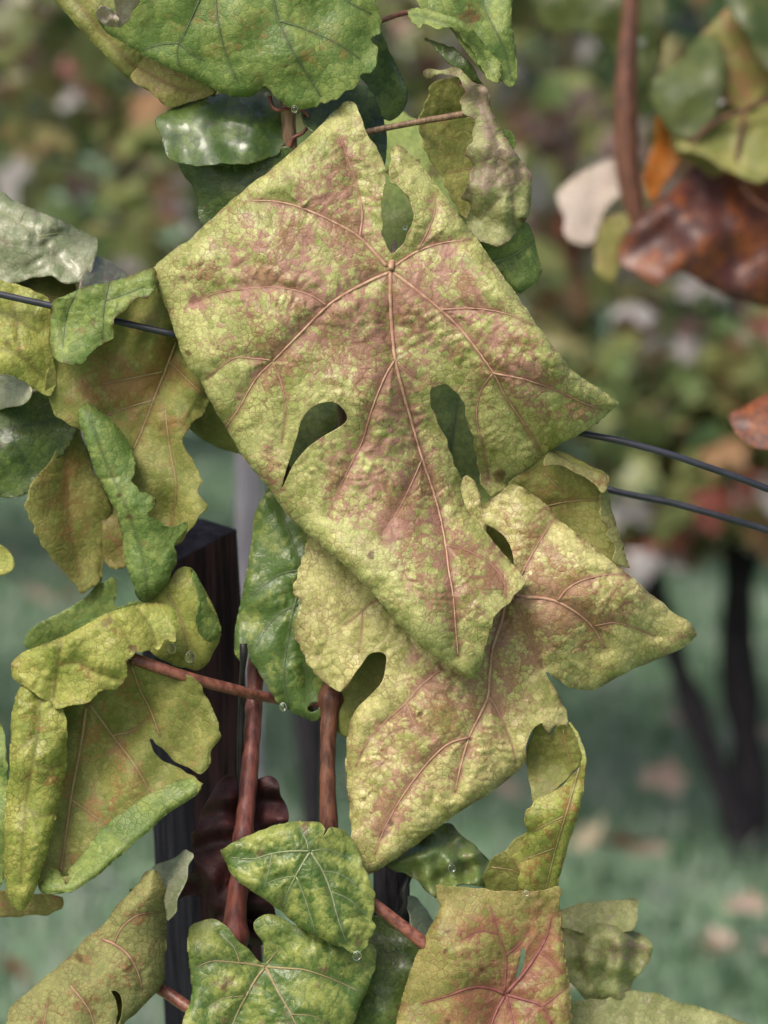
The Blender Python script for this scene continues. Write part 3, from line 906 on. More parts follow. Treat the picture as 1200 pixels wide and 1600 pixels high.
stem('tendril', "648,1345 640,1368 631,1392 633,1412 624,1436", [-140, -130, -125, -125, -140], [9, 10, 13, 9, 13], M['black'], vine, wob=0.15)

# ---- the big central leaf
main = ("545,158 523,172r 505,192r 435,255r 377,300r 345,328r 300,370r 262,398r 240,420r 246,452r 265,492r 276,530r 295,575r 312,595r 330,630r 360,680r 380,715r 408,748r 426,772r 445,800r 480,832r 520,867r 575,920r 600,948r 650,1003r "
        "690,1035r 720,1056r 742,1062rc 751,1040 760,1008 776,960 800,936 823,910c 800,880r 765,838r 735,797r 724,760 710,720 695,682 681,650 672,628 675,607 692,602 712,612 725,630 732,660 740,687 745,712 751,750 768,776c 795,757r 835,725r 875,695r "
        "910,676r 942,654r 967,630rc 955,619r 920,597r 895,578r 878,558r 852,525r 825,486r 798,448r 770,408r 735,360r 705,320r 675,280r 650,250r 632,231r 619,226r 611,238 609,258 606,272 610,284 622,289 636,303 645,324 645,346 636,369 622,388 612,400c 604,384 597,355 597,325 600,292 604,270 600,257 591,237 580,220 570,200 562,176 554,162")
V1 = [(9, "610,424 610,470 613,520 617,560 629,610 643,660 659,715 675,762 686,800 696,850 701,890 708,930 712,980 716,1025"),
      (8, "608,426 582,437 545,456 512,478 470,520 426,565 400,592 372,640 352,668"), (8, "604,416 590,400 562,371 527,350 472,325 432,315 392,313"),
      (8, "614,426 640,445 688,484 720,515 770,581 790,620 812,652 842,702"), (7, "614,418 628,408 652,393 690,380 735,374"),
      (5, "562,371 566,332 556,285 541,240 530,213"), (4, "512,478 482,460 440,450 392,450 335,459 300,474"), (4, "426,565 440,600 446,640 440,692"), (4, "426,563 395,560 365,560 322,592"),
      (5, "617,562 601,590 581,640 566,690 551,720 522,780 512,806"), (4, "659,718 641,760 626,790 601,832"), (4, "697,852 730,860 765,880 786,906 790,932"), (4, "618,563 636,580 652,592"),
      (5, "688,484 740,482 790,490 832,508"), (5, "770,583 820,593 870,610 915,631 940,640"), (4, "769,585 751,612 745,652 755,700 764,748"), (4, "654,390 670,357 680,327 678,302"), (3, "472,325 465,298")]
C1 = [(610, 420, -6), (965, 630, -60), (768, 775, -125), (765, 690, -82), (850, 580, 14), (740, 520, 4), (742, 1060, -8), (700, 900, 12), (620, 850, 6), (240, 425, -60), (400, 480, 6), (425, 765, -45), (545, 165, -45), (500, 330, 0), (620, 235, -40),
      (720, 400, -8), (600, 640, -4), (640, 570, -12), (675, 600, -34), (500, 600, 8), (820, 910, -30), (500, 690, -8)]
leaf('leaf', main, 'autumn', vine, 'largest central leaf, yellow green flushed pink, with two teardrop gaps', z=6, ctrl=C1, roll=30, veins=V1, step=2.3, cell=(17, 36), lines=0.5,
     holes=["542,650 531,634 515,628 490,635 472,655 464,682 455,710 444,745 440,764 458,727 480,700 505,682 526,670 540,660"],
     rbase=0.49, ybase=0.64, pucker=1.5, wave=4, edgey=0.5,
     red=[(530, 520, 90, 90, 0.22), (600, 640, 80, 70, 0.25), (420, 380, 120, 55, 0.18), (640, 760, 70, 110, 0.28), (560, 330, 90, 90, 0.15), (720, 470, 130, 80, 0.12), (780, 850, 60, 60, 0.30), (860, 560, 80, 40, 0.22), (690, 400, 60, 60, 0.15), (640, 1000, 70, 60, -0.25),
          (560, 880, 60, 60, -0.2), (800, 700, 80, 60, -0.35), (330, 540, 60, 80, -0.3), (420, 640, 60, 60, -0.25), (600, 402, 24, 20, 0.5), (660, 640, 70, 60, -0.1), (700, 920, 50, 50, 0.1), (425, 740, 30, 40, 0.4)],
     brown=[(446, 276, 9, .35), (780, 742, 11, .7), (580, 869, 6, .8), (295, 552, 4, .8), (700, 935, 20, .18)], edgebrown=0.25)

# ---- second leaf, below right
second = ("728,742 742,752 750,770 752,790 762,786 782,770 804,757 830,770r 855,790r 883,820r 920,847r 953,875r 987,902r 1020,930r 1053,957r 1080,975r 1089,993rc 1073,1008r 1040,1024r 993,1044r 960,1060r 930,1077r 897,1076 870,1062 850,1046c 858,1062 870,1080 884,1108 889,1130 880,1142c 868,1134 859,1150c 846,1129c "
          "832,1140 824,1165 819,1192r 800,1213r 768,1238r 728,1262r 690,1290r 650,1320r 612,1346r 585,1363r 562,1371 544,1369c 548,1350 555,1332 549,1316c 548,1290r 545,1250r 541,1215r 540,1180r 544,1145r 553,1115r 575,1090 595,1068 603,1045 604,1026 592,1019 575,1025 560,1045 546,1065 532,1081c 515,1073s 504,1062s 485,1045s 473,1017s 461,995s 464,960s "
          "470,942 460,925s 462,902s 470,885s 476,868s 475,852s 481,835c 560,860 640,890 700,850 705,780")
V2 = [(9, "790,940 785,965 774,998 769,1015 765,1057 763,1086 751,1115 734,1150 720,1196 711,1238"), (6, "734,1152 702,1162 674,1186 643,1224 618,1262 598,1301 586,1334"), (4, "763,1088 776,1106 786,1131 799,1162 806,1192"),
      (5, "690,1045 660,1070 635,1098 604,1126 573,1161 556,1198"), (9, "800,925 818,932 850,935 872,941 900,957 927,981 945,1012"), (6, "872,938 887,920 910,907 950,898 982,898"), (4, "927,978 960,973 988,980 1024,994"),
      (6, "795,935 815,897 833,863 853,830 862,814"), (4, "800,930 820,977 836,1017 846,1042"), (4, "700,890 582,941 566,955 540,976"), (3, "566,955 565,985 560,1020"), (3, "635,1098 648,1130 672,1150")]
C2 = [(790, 940, 0), (850, 1046, -38), (1089, 993, -50), (920, 930, 18), (860, 820, -10), (900, 1076, -60), (620, 900, -35), (480, 900, -32), (530, 1075, -22), (700, 1130, 14), (620, 1200, 12), (545, 1360, 10), (545, 1190, -20), (780, 1220, -14), (845, 1130, -22), (730, 750, -30), (690, 1050, 2)]
o2, _ = leaf('leaf', second, 'pale_autumn', vine, 'second large leaf, hanging under the central one, tan mottled lower lobe and pointed right lobe', z=-70, ctrl=C2, roll=26, veins=V2, step=2.3, cell=(16, 32), lines=0.55,
     holes=["757,820 772,826 790,841 800,862 802,892 786,880 766,850"], rbase=0.34, ybase=0.68, pucker=1.5, wave=5, edgey=0.4,
     red=[(900, 940, 90, 60, 0.42), (840, 880, 70, 60, 0.25), (800, 1040, 60, 90, 0.38), (660, 1080, 50, 30, 0.25), (640, 1200, 90, 80, 0.16), (600, 1290, 50, 50, 0.28), (520, 960, 90, 120, -0.7), (600, 930, 80, 60, -0.5), (1010, 990, 70, 50, -0.25), (940, 1050, 80, 30, -0.2), (720, 1270, 70, 40, -0.15), (650, 1025, 16, 12, 0.6), (680, 1072, 18, 10, 0.6), (640, 1030, 14, 12, 0.5)],
     brown=[(1086, 990, 12, .45), (598, 1302, 6, .6), (610, 1286, 4, .8), (656, 1114, 4, .9), (546, 1368, 7, .7)], edgebrown=0.8, serr=(4, 22))
lob = ("889,1128 900,1140 912,1165 915,1188 913,1218r 908,1255r 898,1290r 887,1325r 875,1371r 866,1400r 855,1425r 837,1466c 833,1447s 821,1434s 812,1428s 819,1402s 810,1385s 810,1357s 800,1338c 813,1324s 826,1297c 817,1284s 824,1266s 836,1251 870,1234 898,1207 909,1190 907,1172 898,1150")
leaf('curled_lobe', lob, 'yellow_green', o2, 'front of the twisted lobe hanging at the right end of the second leaf', z=-78, ctrl=[(880, 1140, -10), (910, 1190, 8), (860, 1250, 14), (815, 1340, 4), (870, 1380, -14), (837, 1466, 0), (850, 1310, 12)], roll=10,
     veins=[(4, "905,1200 888,1260 870,1320 855,1380 842,1440"), (3, "882,1275 850,1290 832,1300"), (3, "868,1325 840,1335 815,1345")], vmat='vein_olive', rbase=0.34, ybase=0.6, red=[(895, 1260, 30, 60, 0.2)], step=2.6, serr=(3, 20), edgebrown=0.6, cell=(10, 16))
leaf('curled_lobe', "845,1128 859,1150 870,1136 884,1134 898,1150 908,1175 908,1192 890,1212 866,1236 834,1254 829,1228 822,1198 825,1160", 'olive', o2, 'shaded hollow inside of the twisted lobe', z=-112, ctrl=[(845, 1130, 24), (905, 1180, 24), (865, 1190, -22), (835, 1250, 16)], veins=[(3, "880,1140 885,1170 893,1195")], vmat='vein_olive', ybase=0.25, rbase=0.1, step=3, serr=(3, 20))

# ---- green leaf left of the second leaf
leaf('leaf', "430,750 414,772r 398,804r 391,862r 378,930r 367,985r 366,1015 372,1030 384,1045c 381,1028 377,1012 384,1010 391,1030 402,1050 417,1070 432,1096 450,1108r 474,1122r 490,1126 505,1116s 520,1088 545,1060 560,950 540,850 500,790 460,745", 'green', vine,
     'green wet leaf hanging behind the pale left lobe of the second leaf', z=-152, ctrl=[(415, 772, -20), (390, 900, -8), (460, 900, 12), (375, 1020, 6), (480, 1120, -6), (440, 1040, 10), (540, 950, -15)], roll=14, vmat='vein_dark',
     veins=[(5, "480,880 462,940 450,1000 444,1060 452,1100"), (4, "472,890 440,897 412,915 392,930"), (4, "466,945 435,960 415,985 400,1010"), (4, "470,880 455,840 440,800"), (4, "478,930 476,1000 480,1060 485,1100")],
     rbase=-0.1, ybase=0.05, gv=0.25, step=3, wave=4, wavel=90, pucker=1.1, holes=["480,1108 489,1098 501,1099 496,1109 486,1113"], cell=(14, 24))

# ---- curled leaf at the left
c4 = [(210, 1030, 10), (340, 1150, 18), (250, 1160, -18), (315, 1225, 20), (180, 1200, -30), (100, 1390, 10), (60, 1250, -10), (130, 1300, -22), (230, 1090, -20), (320, 1200, 0)]
o4, _ = leaf('leaf', "100,1050 150,1020 208,1030 280,1050 308,1064 320,1085r 333,1108r 346,1150rc 329,1175r 328,1196r 315,1209r 301,1203 266,1185 247,1163 235,1155 239,1174 260,1192 290,1205 316,1224c 308,1238 266,1266 231,1297 182,1338 140,1374 101,1394 62,1392 58,1300 60,1150 75,1080", 'olive', vine,
     'hollow olive leaf at the left, its stalk end, left side and lower margin rolled forward', z=-75, ctrl=c4, roll=12, vmat='vein_olive', veins=[(8, "135,1105 125,1170 112,1240 102,1310 95,1362"), (6, "140,1100 180,1155 210,1195 235,1238"), (5, "205,1040 220,1080 235,1110 250,1150"), (4, "112,1250 140,1270 165,1290"), (4, "175,1150 210,1140 232,1120")],
     rbase=0.22, ybase=0.30, red=[(200, 1230, 80, 60, 0.12), (280, 1130, 50, 60, -0.1)], step=3, under='yellow_green', lines=0.3, pucker=0.8)
leaf('rolled_margin', "317,1224c 300,1214 268,1224 235,1240 200,1262 168,1287 140,1320 117,1350 106,1362 111,1372c 104,1385 97,1372c 90,1358 72,1354 62,1391r 101,1396r 140,1377r 183,1341r 232,1299r 267,1268r 309,1240r", 'mid_green', o4, 'light green lower margin of the hollow leaf, rolled forward into a tube', z=-48,
     ctrl=[(317, 1224, -5), (235, 1240, -12), (232, 1285, 10), (140, 1320, -12), (140, 1365, 10), (80, 1390, 4), (105, 1365, -14)], roll=16, veins=[(3, "165,1292 190,1310 205,1318")], vmat='vein_olive', ybase=0.55, rbase=0.1, step=3, build_veins=False)
leaf('rolled_margin', "97,1105 104,1130 106,1160r 102,1212r 88,1275r 70,1345r 52,1398r 38,1421r 24,1420r 13,1405r 6,1345r 7,1282r 15,1195r 17,1132r 24,1090r 36,1068 60,1080", 'yellow_green', o4, 'left side of the hollow leaf rolled into a long drooping tube', z=-38,
     ctrl=[(60, 1080, -6), (60, 1200, 14), (104, 1200, -10), (12, 1250, -10), (30, 1415, -10), (45, 1320, 12)], roll=22, veins=[(4, "62,1085 60,1140 45,1220 36,1300 32,1380"), (3, "50,1190 75,1200 98,1195"), (3, "40,1260 62,1275 86,1270"), (3, "55,1150 30,1170 18,1180")], vmat='vein_olive', rbase=0.12, ybase=0.5, step=2.8, pucker=1.7, cell=(16, 26), lines=0.6,
     build_veins=False, red=[(60, 1160, 30, 30, 0.12)])
leaf('rolled_margin', "18,1045 20,1031r 45,1015r 87,999r 119,984r 164,960r 196,949r 245,942r 268,949r 280,960s 273,974s 275,1000s 268,1006s 259,998s 248,1015s 239,1007s 228,1018s 212,1019c 209,1026c 199,1034 197,1055s 184,1077c 158,1080s 140,1097 105,1104 86,1107 81,1097 62,1089 32,1070r 20,1058r", 'yellow_green', o4,
     'upper end of the hollow leaf folded forward over its stalk, toothed edge', z=-30, ctrl=[(20, 1040, -18), (110, 1040, 12), (190, 1000, 10), (270, 955, -20), (260, 1000, -4), (190, 1070, 2), (60, 1080, -6)], roll=16,
     veins=[(4, "95,1003 90,1040 84,1090"), (3, "88,1040 120,1035 150,1050 185,1060"), (3, "170,962 190,985 205,1012"), (3, "215,952 235,980 245,1008")], vmat='vein_olive', rbase=0.08, ybase=0.75, step=2.8, pucker=2.0, serr=(4, 18), cell=(12, 22), edgebrown=0.6, build_veins=False, brown=[(168, 972, 7, .6), (207, 1014, 6, .8), (146, 1046, 3, .7)])

# ---- yellow leaf with drops, behind the folded one
leaf('leaf', "225,945 258,915 278,890 288,882 301,890r 322,925r 341,967r 344,995r 330,1027r 311,1047 280,1042 240,1022 220,990", 'yellow_green', vine, 'small yellow wet leaf with white drops behind the folded end of the hollow leaf', z=-120, ctrl=[(288, 885, 0), (343, 990, -16), (290, 980, 10), (230, 980, -10)], roll=14, ybase=0.95, rbase=0.15, step=3.5,
     veins=[(4, "262,930 280,960 290,1000 292,1030")], vmat='vein_olive', under='green')
leaf('leaf', "300,888r 322,925r 341,967r 344,990r 330,1002 318,998 308,985 306,960 310,935 303,915", 'mid_green', vine, 'green outer fold of the small yellow leaf against the post', z=-104, ctrl=[(300, 888, -6), (341, 967, -14), (312, 950, 6)], roll=12, ybase=0.1, rbase=-0.1, step=3.5)

# ---- tall folded leaf at mid left
o7, _ = leaf('leaf', "70,600 84,560 110,530 150,510 200,470 240,430 268,438 300,500 330,600 322,640 293,672 287,693 300,718 315,748s 311,770s 325,791c 300,822 274,853 256,838 220,800 190,750 150,690 90,650", 'olive', vine,
     'tall olive yellow leaf at the mid left with a straight reddish vein, behind the wire', z=-110, ctrl=[(80, 560, 0), (240, 440, 10), (200, 600, -24), (300, 600, -10), (290, 690, 0), (320, 790, 14), (250, 800, -10), (100, 640, -6)], veins=[(7, "274,535 258,580 240,625 222,672 208,703"), (4, "258,640 265,700 275,760 268,820"), (4, "240,625 190,640 140,660"), (4, "264,565 300,600 322,620"), (4, "258,580 210,590 160,600")],
     vmat='vein_olive', ybase=0.45, rbase=0.34, red=[(200, 580, 90, 40, 0.30), (285, 660, 40, 30, 0.35), (280, 760, 60, 70, -0.3), (120, 560, 40, 40, 0.1)], step=3.2, lines=0.3, wave=8, wavel=90, contrast=0.5)
leaf('rolled_margin', "127,633 122,647r 130,680r 150,737r 177,793r 190,833r 193,867r 207,910r 217,937r 232,941r 253,923r 270,893r 277,870 274,853 293,827 323,792 287,817 258,823 246,812 232,805 240,790s 242,778s 230,770s 217,768s 216,760c 203,750 212,737 207,703r 187,670r 160,643r 141,631r", 'mid_green', o7,
     'dark green left side of the tall leaf rolled into a hanging tube', z=-82, ctrl=[(130, 635, -6), (175, 720, 12), (210, 700, -6), (225, 860, 10), (220, 938, -4), (323, 792, -14), (270, 850, -6), (190, 850, -4)], roll=20, veins=[(4, "135,640 165,720 200,800 225,880 230,930")], vmat='vein_dark', build_veins=False, ybase=0.3, rbase=0.02, step=3, brown=[(200, 808, 5, .8), (186, 774, 3, .9), (242, 782, 3, .9)], serr=(3, 20), cell=(14, 26))
leaf('rolled_margin', "82,474 100,462r 133,449r 173,440r 207,430r 240,419r 246,443 236,458 230,466s 216,464 206,472 201,484 186,492 177,498c 178,528c 160,538s 140,553s 130,567s 100,569 84,558r 78,533r 80,497r", 'mid_green', o7, 'bright green upper flap of the tall leaf folded over the wire, torn brown edge', z=-44,
     ctrl=[(82, 474, -8), (240, 425, -6), (160, 480, 10), (110, 550, -4), (175, 525, 2)], roll=18, veins=[(4, "170,442 163,480 160,530"), (3, "120,455 105,490 98,540"), (3, "165,470 195,460 225,448")], vmat='vein_dark', ybase=0.5, rbase=-0.05, step=3, edgebrown=0.9, serr=(2.5, 26), brown=[(228, 467, 5, .8), (146, 503, 5, .6), (178, 533, 5, .7)], pucker=1.6, cell=(13, 26))
leaf('leaf', "270,600 330,560 400,640 400,708 370,708r 335,696r 303,676r 285,650r", 'olive', vine, 'small olive leaf edge showing under the left side of the central leaf', z=-170, ctrl=[(300, 640, -10), (390, 700, -10), (340, 620, 10), (270, 600, 0)], roll=14, ybase=0.2, rbase=0.1, step=4, vmat='vein_olive')

# ---- left edge
leaf('leaf', "-60,415 0,436 14,441 40,449 76,467 80,500 78,530 84,560 89,585 80,620 62,612 42,600 18,587 -5,582 -60,575", 'yellow_green', vine, 'yellow green speckled leaf at the left border, the wire crossing over it', z=-100, ctrl=[(-60, 500, 0), (40, 470, -4), (30, 540, 16), (75, 610, -12)], roll=10, veins=[(4, "-40,480 10,490 60,520"), (4, "-40,540 20,550 70,590"), (3, "20,460 25,500 30,540")], vmat='vein_olive', ybase=0.7, rbase=0.05, step=3.5, brown=[(12, 535, 5, .6), (30, 548, 4, .6), (45, 560, 5, .5), (20, 570, 4, .5)], build_veins=False, pucker=1.5)
leaf('leaf', "-60,285 0,298r 24,314r 67,333r 107,350r 152,373c 149,405 133,437 104,442 80,432 50,436 10,446 -60,446", 'wet_grey', vine, 'silvery wet leaf in the upper left corner area, reflecting the sky', z=-190, ctrl=[(0, 298, -60), (150, 375, -50), (110, 440, 30), (20, 430, -10), (60, 370, 14), (30, 390, 16)], roll=14, veins=[(5, "0,330 60,370 110,425"), (4, "60,370 100,365 145,378"), (4, "30,350 40,330 60,335")], vmat='vein_green', ybase=0.3, rbase=-0.1, step=4, pucker=2.4, cell=(24, 40))
leaf('leaf', "-60,380 20,395 70,400 110,430 120,452 105,468 60,455 0,440 -60,430", 'olive', vine, 'dull olive leaf in the shade under the silvery wet leaf', z=-235, ctrl=[(0, 400, -10), (110, 450, 10), (40, 440, 20)], ybase=0.15, rbase=0.0, step=4.5)
leaf('leaf', "135,415 155,400 180,414 200,434 180,450 150,470 125,460", 'wet_grey', vine, 'small greyish lilac leaf above the folded green flap at the wire', z=-210, ctrl=[(160, 405, -30), (160, 455, 20)], ybase=0.5, rbase=0.75, step=4.5)
leaf('leaf', "-30,590 5,586 30,592 50,606 40,628 10,640 -30,640", 'wet_grey', vine, 'pale shiny leaf end at the left border above the dark green leaf', z=-165, ctrl=[(0, 590, -26), (20, 635, 16)], ybase=0.9, rbase=0.1, step=4.5)  # extra pale sheet painting the white highlight of the dark leaf
leaf('leaf', "-60,610 0,618 60,612 118,640 124,662 104,700 70,735 48,768 0,779 -60,775", 'dark_green', vine, 'dark green leaf at the left border in front of the brownish one', z=-200, ctrl=[(-40, 620, -8), (110, 650, -8), (40, 690, 14), (20, 770, 0)], ybase=0.45, rbase=-0.1, step=4.5, veins=[(5, "-40,640 20,690 50,740"), (4, "0,675 60,660 110,655")], vmat='vein_dark', build_veins=False, roll=10)
leaf('leaf', "110,640 123,662 141,720 168,777 175,808r 163,860r 157,907 142,920 127,928c 107,900 80,870 60,843s 50,820s 38,787c 53,750 93,700", 'olive', vine, 'brownish olive leaf hanging below the dark green one, pale folded right edge', z=-225, ctrl=[(120, 665, 0), (170, 800, -20), (100, 780, 16), (130, 925, 0)], roll=10, ybase=0.45, rbase=0.45, contrast=0.4, step=4.5, veins=[(4, "100,690 105,760 110,830 125,900")], vmat='vein_olive', build_veins=False)
leaf('leaf', "160,720 185,740 205,800 205,870 190,890 165,880 160,850", 'tan', vine, 'brown leaf in shade between the olive leaf and the hanging green tube', z=-250, ybase=0.2, rbase=0.4, step=5)
leaf('leaf', "-40,845 0,850 18,868 22,885 10,898 -40,900", 'yellow_green', vine, 'yellow green leaf tip at the left border at mid height', z=-180, ybase=0.7, rbase=0, step=5)
leaf('leaf', "40,1010 45,985 80,965 115,946 150,918 175,900c 184,912 181,948 230,935 260,950 200,990 110,1010 60,1020", 'mid_green', vine, 'blurred green leaf pair behind the folded end of the hollow leaf', z=-260, ctrl=[(50, 1000, 0), (175, 905, 10), (120, 980, 16), (240, 945, -10)], ybase=0.55, rbase=-0.1, step=5)
leaf('leaf', "-40,1385 20,1394 60,1396 97,1402 97,1420 55,1430 -40,1428", 'tan', vine, 'brownish leaf edge under the drooping tube at the left border', z=-200, ybase=0.4, rbase=0.3, step=5)
leaf('leaf', "-60,1110 0,1130 9,1155 13,1250 9,1350 -10,1405 -60,1400", 'mid_green', vine, 'green leaf cut by the left border beside the drooping tube', z=-90, ybase=0.7, rbase=-0.1, step=4, roll=10)

# ---- lower left roll
leaf('leaf', "230,1360 247,1363r 258,1390r 260,1433r 259,1493r 256,1533r 233,1563r 213,1583r 193,1602r 170,1680 20,1680 12,1595r 16,1573r 43,1550r 77,1520r 108,1495r 133,1466r 160,1446r 180,1417r 207,1390r", 'underside', vine, 'yellow green leaf rolled into a thick tube at the lower left, pale underside out', z=-64,
     ctrl=[(238, 1362, -6), (200, 1440, 18), (258, 1470, -14), (130, 1560, 20), (30, 1590, -16), (110, 1500, -12)], roll=34, veins=[(6, "160,1468 178,1475 200,1492 215,1518 222,1545"), (4, "110,1540 140,1580 150,1620"), (4, "178,1475 190,1450 215,1430 245,1425"), (4, "60,1640 70,1590 75,1560")], vmat='vein_tan', rbase=0.22, ybase=0.75,
     holes=["174,1549 184,1550 190,1562 189,1590 182,1604 184,1580 180,1560"], brown=[(125, 1496, 7, .7)], red=[(190, 1520, 60, 40, 0.25)], step=2.8, under='olive', pucker=1.3, lines=0.5)
leaf('leaf', "235,1358 265,1344 290,1327c 301,1335 296,1355 290,1372 281,1402 262,1440 255,1400", 'wet_grey', vine, 'small greyish wet leaf tip behind the top of the lower left tube', z=-90, ctrl=[(290, 1330, -20), (250, 1400, -14), (275, 1370, 14)], ybase=0.35, rbase=-0.1, step=3.2, pucker=2, veins=[(3, "292,1335 272,1375 258,1420"), (3, "275,1365 290,1370"), (3, "280,1352 262,1350")], vmat='vein_green', build_veins=False)

# ---- green leaves at the bottom centre
leaf('leaf', "344,1328c 375,1311r 414,1295r 449,1285r 477,1283r 500,1286 509,1296 505,1307c 516,1293 536,1295 546,1306 560,1330 577,1375s 585,1407s 582,1431s 584,1456s 575,1470s 571,1484s 550,1489c 526,1478r 501,1466r 470,1450r 435,1421r 400,1396r 366,1372r 351,1345r", 'green', vine, 'small green leaf with yellow between dark veins, a drop at its lower tip', z=-24,
     ctrl=[(344, 1328, -22), (484, 1330, 4), (440, 1380, 12), (550, 1489, -4), (582, 1410, -16), (540, 1300, -18), (480, 1285, -18), (500, 1420, 12), (470, 1448, -8)], roll=16, vmat='vein_green',
     veins=[(6, "484,1330 456,1330 425,1334 395,1342 362,1340"), (6, "484,1332 475,1346 462,1369 449,1396 443,1416"), (6, "486,1332 504,1361 517,1393 526,1428 541,1472"), (4, "463,1370 474,1397 484,1428 493,1458"), (4, "482,1328 478,1312 470,1298"), (4, "487,1330 510,1327 540,1338"), (3, "517,1393 545,1405 572,1430"), (3, "504,1361 530,1365 560,1385"), (3, "425,1334 420,1360 412,1390"), (3, "462,1369 440,1372 415,1380")],
     rbase=-0.15, ybase=0.62, gv=0.65, step=2.6, pucker=1.5, serr=(4, 20), cell=(11, 22), lines=0.25, edgey=0)
leaf('leaf', "295,1452c 306,1441 323,1437 347,1440 362,1457 380,1478 400,1495 411,1504c 413,1490 409,1471 396,1452 398,1438 410,1430 430,1429 470,1450 560,1470 588,1484 577,1540r 564,1566r 552,1600r 530,1680 285,1680 287,1590r 298,1561r 298,1522r 293,1484r", 'green', vine, 'green leaf at the bottom centre with a reddish star of veins and a pink spot', z=-48,
     ctrl=[(300, 1450, -14), (411, 1508, -6), (350, 1550, 12), (580, 1490, -24), (480, 1560, 12), (550, 1600, -16), (400, 1440, -14), (400, 1660, 10)], roll=14, vmat='vein_olive',
     veins=[(7, "414,1511 393,1507 364,1504 331,1502 308,1511"), (7, "413,1513 400,1530 385,1556 371,1583 358,1615"), (7, "416,1513 435,1550 456,1587 470,1620"), (6, "417,1511 445,1513 477,1516 519,1530 562,1549"), (5, "415,1508 425,1496 436,1482"), (3, "375,1505 365,1480 345,1460"), (3, "385,1556 350,1560 325,1575"), (3, "456,1585 490,1588 515,1602")],
     rbase=-0.05, ybase=0.42, gv=0.40, red=[(350, 1536, 20, 12, 0.9), (330, 1590, 40, 40, 0.15)], step=2.8, pucker=1.4, cell=(14, 26), lines=0.3)
leaf('leaf', "560,1440 590,1430 630,1440 650,1470 680,1500 690,1600 680,1680 530,1680 545,1600 570,1540", 'dark_green', vine, 'dark green leaf in shade between the two bottom leaves', z=-135, ctrl=[(600, 1440, -24), (620, 1540, 10), (570, 1600, 6), (670, 1600, -10)], ybase=0.55, rbase=0.05, step=4, red=[(640, 1500, 40, 40, 0.3)])
leaf('leaf', "634,1405 650,1402 668,1425 685,1460 670,1475 650,1460", 'wet_grey', vine, 'pale shiny leaf behind the lower right stalk', z=-160, ctrl=[(650, 1405, -20), (665, 1465, 12)], ybase=0.8, rbase=0.1, step=5)

# ---- tan leaf bottom right, with crimson veins
leaf('leaf', "680,1382c 720,1386 760,1390 810,1393 847,1390 873,1386 875,1420r 882,1487r 890,1543r 894,1600r 893,1680 600,1680 620,1593r 633,1543r 650,1493r 667,1458r 687,1420 684,1400", 'tan', vine, 'tan orange leaf at the bottom with a crimson star of veins, its top edge cut straight', z=-50,
     ctrl=[(690, 1390, -6), (760, 1390, -14), (860, 1390, -16), (790, 1553, -10), (720, 1480, 10), (880, 1500, -14), (640, 1560, -12), (760, 1640, 6), (805, 1490, -14)], roll=18, vmat='vein_crimson',
     veins=[(7, "788,1553 767,1545 740,1543 700,1556 660,1568"), (9, "792,1551 817,1523 842,1487 855,1462 862,1430"), (5, "788,1549 790,1527 790,1493 779,1460 766,1417"), (8, "793,1555 815,1561 847,1573 862,1600"), (7, "789,1556 773,1587 762,1625"), (6, "792,1557 800,1590 806,1625"), (4, "847,1573 870,1556 888,1540"), (3, "843,1487 860,1500 878,1520"), (3, "779,1460 750,1455 720,1470"), (3, "790,1493 812,1475 825,1455")],
     rbase=0.30, ybase=0.55, red=[(850, 1470, 60, 60, 0.55), (800, 1550, 60, 40, 0.40), (790, 1600, 60, 40, 0.3), (700, 1590, 70, 40, 0.2), (660, 1520, 25, 90, -0.3), (720, 1450, 80, 50, 0.08)], holes=["812,1500 818,1478 821,1490 816,1515 806,1532"], step=2.6,
     brown=[(699, 1455, 4, .8), (695, 1487, 4, .8), (752, 1514, 4, .8), (780, 1488, 3, .8), (700, 1598, 5, .7)], contrast=0.7)
leaf('leaf', "600,1350 640,1315 670,1297r 703,1286r 718,1303 747,1327r 766,1348 762,1383 720,1384 690,1400 678,1402 647,1372", 'wet_green', vine, 'olive wet leaf with a single drop under the tip of the second leaf', z=-105, ctrl=[(640, 1320, -16), (703, 1290, -30), (700, 1350, 14), (760, 1370, -6), (680, 1400, 4)], roll=12, ybase=0.55, rbase=0.2, step=3.5, veins=[(4, "705,1290 715,1320 705,1350 690,1370")], vmat='vein_olive', build_veins=False, wave=9, wavel=60)
leaf('leaf', "756,1390 757,1365 773,1340 800,1317 828,1296 850,1320 850,1395 800,1396", 'olive', vine, 'dark olive leaf behind the hanging curled lobe', z=-96, ctrl=[(760, 1380, 0), (828, 1300, -10), (830, 1390, -10), (790, 1360, 6)], ybase=0.08, rbase=-0.1, step=3.5, veins=[(3, "768,1355 800,1360 830,1375")], vmat='vein_olive')

# ---- pale leaf at the right between the big ones
o25, _ = leaf('leaf', "795,760 830,728 863,703 884,708 914,724 945,742 948,790 962,835 972,884 940,880 890,850 840,800", 'olive', vine, 'tan olive leaf between the two big leaves at the right, pale crinkled rims', z=-125, ctrl=[(863, 703, 14), (948, 750, 14), (975, 880, 12), (880, 790, -16), (800, 760, 0)], ybase=0.65, rbase=0.28, red=[(830, 750, 40, 40, 0.3)], step=3.2, veins=[(4, "820,800 880,785 935,780"), (3, "850,740 880,770")], vmat='vein_olive', contrast=0.5)
leaf('rolled_margin', "861,703r 884,707r 914,722r 947,740r 951,758 944,768 934,764 925,752 900,738 875,728 850,728", 'underside', o25, 'pale upper rim folded forward', z=-100, ctrl=[(861, 705, -4), (945, 745, -4), (900, 730, 8)], roll=10, ybase=0.85, rbase=0.30, red=[(940, 755, 16, 14, 0.5)], step=3, contrast=0.8)
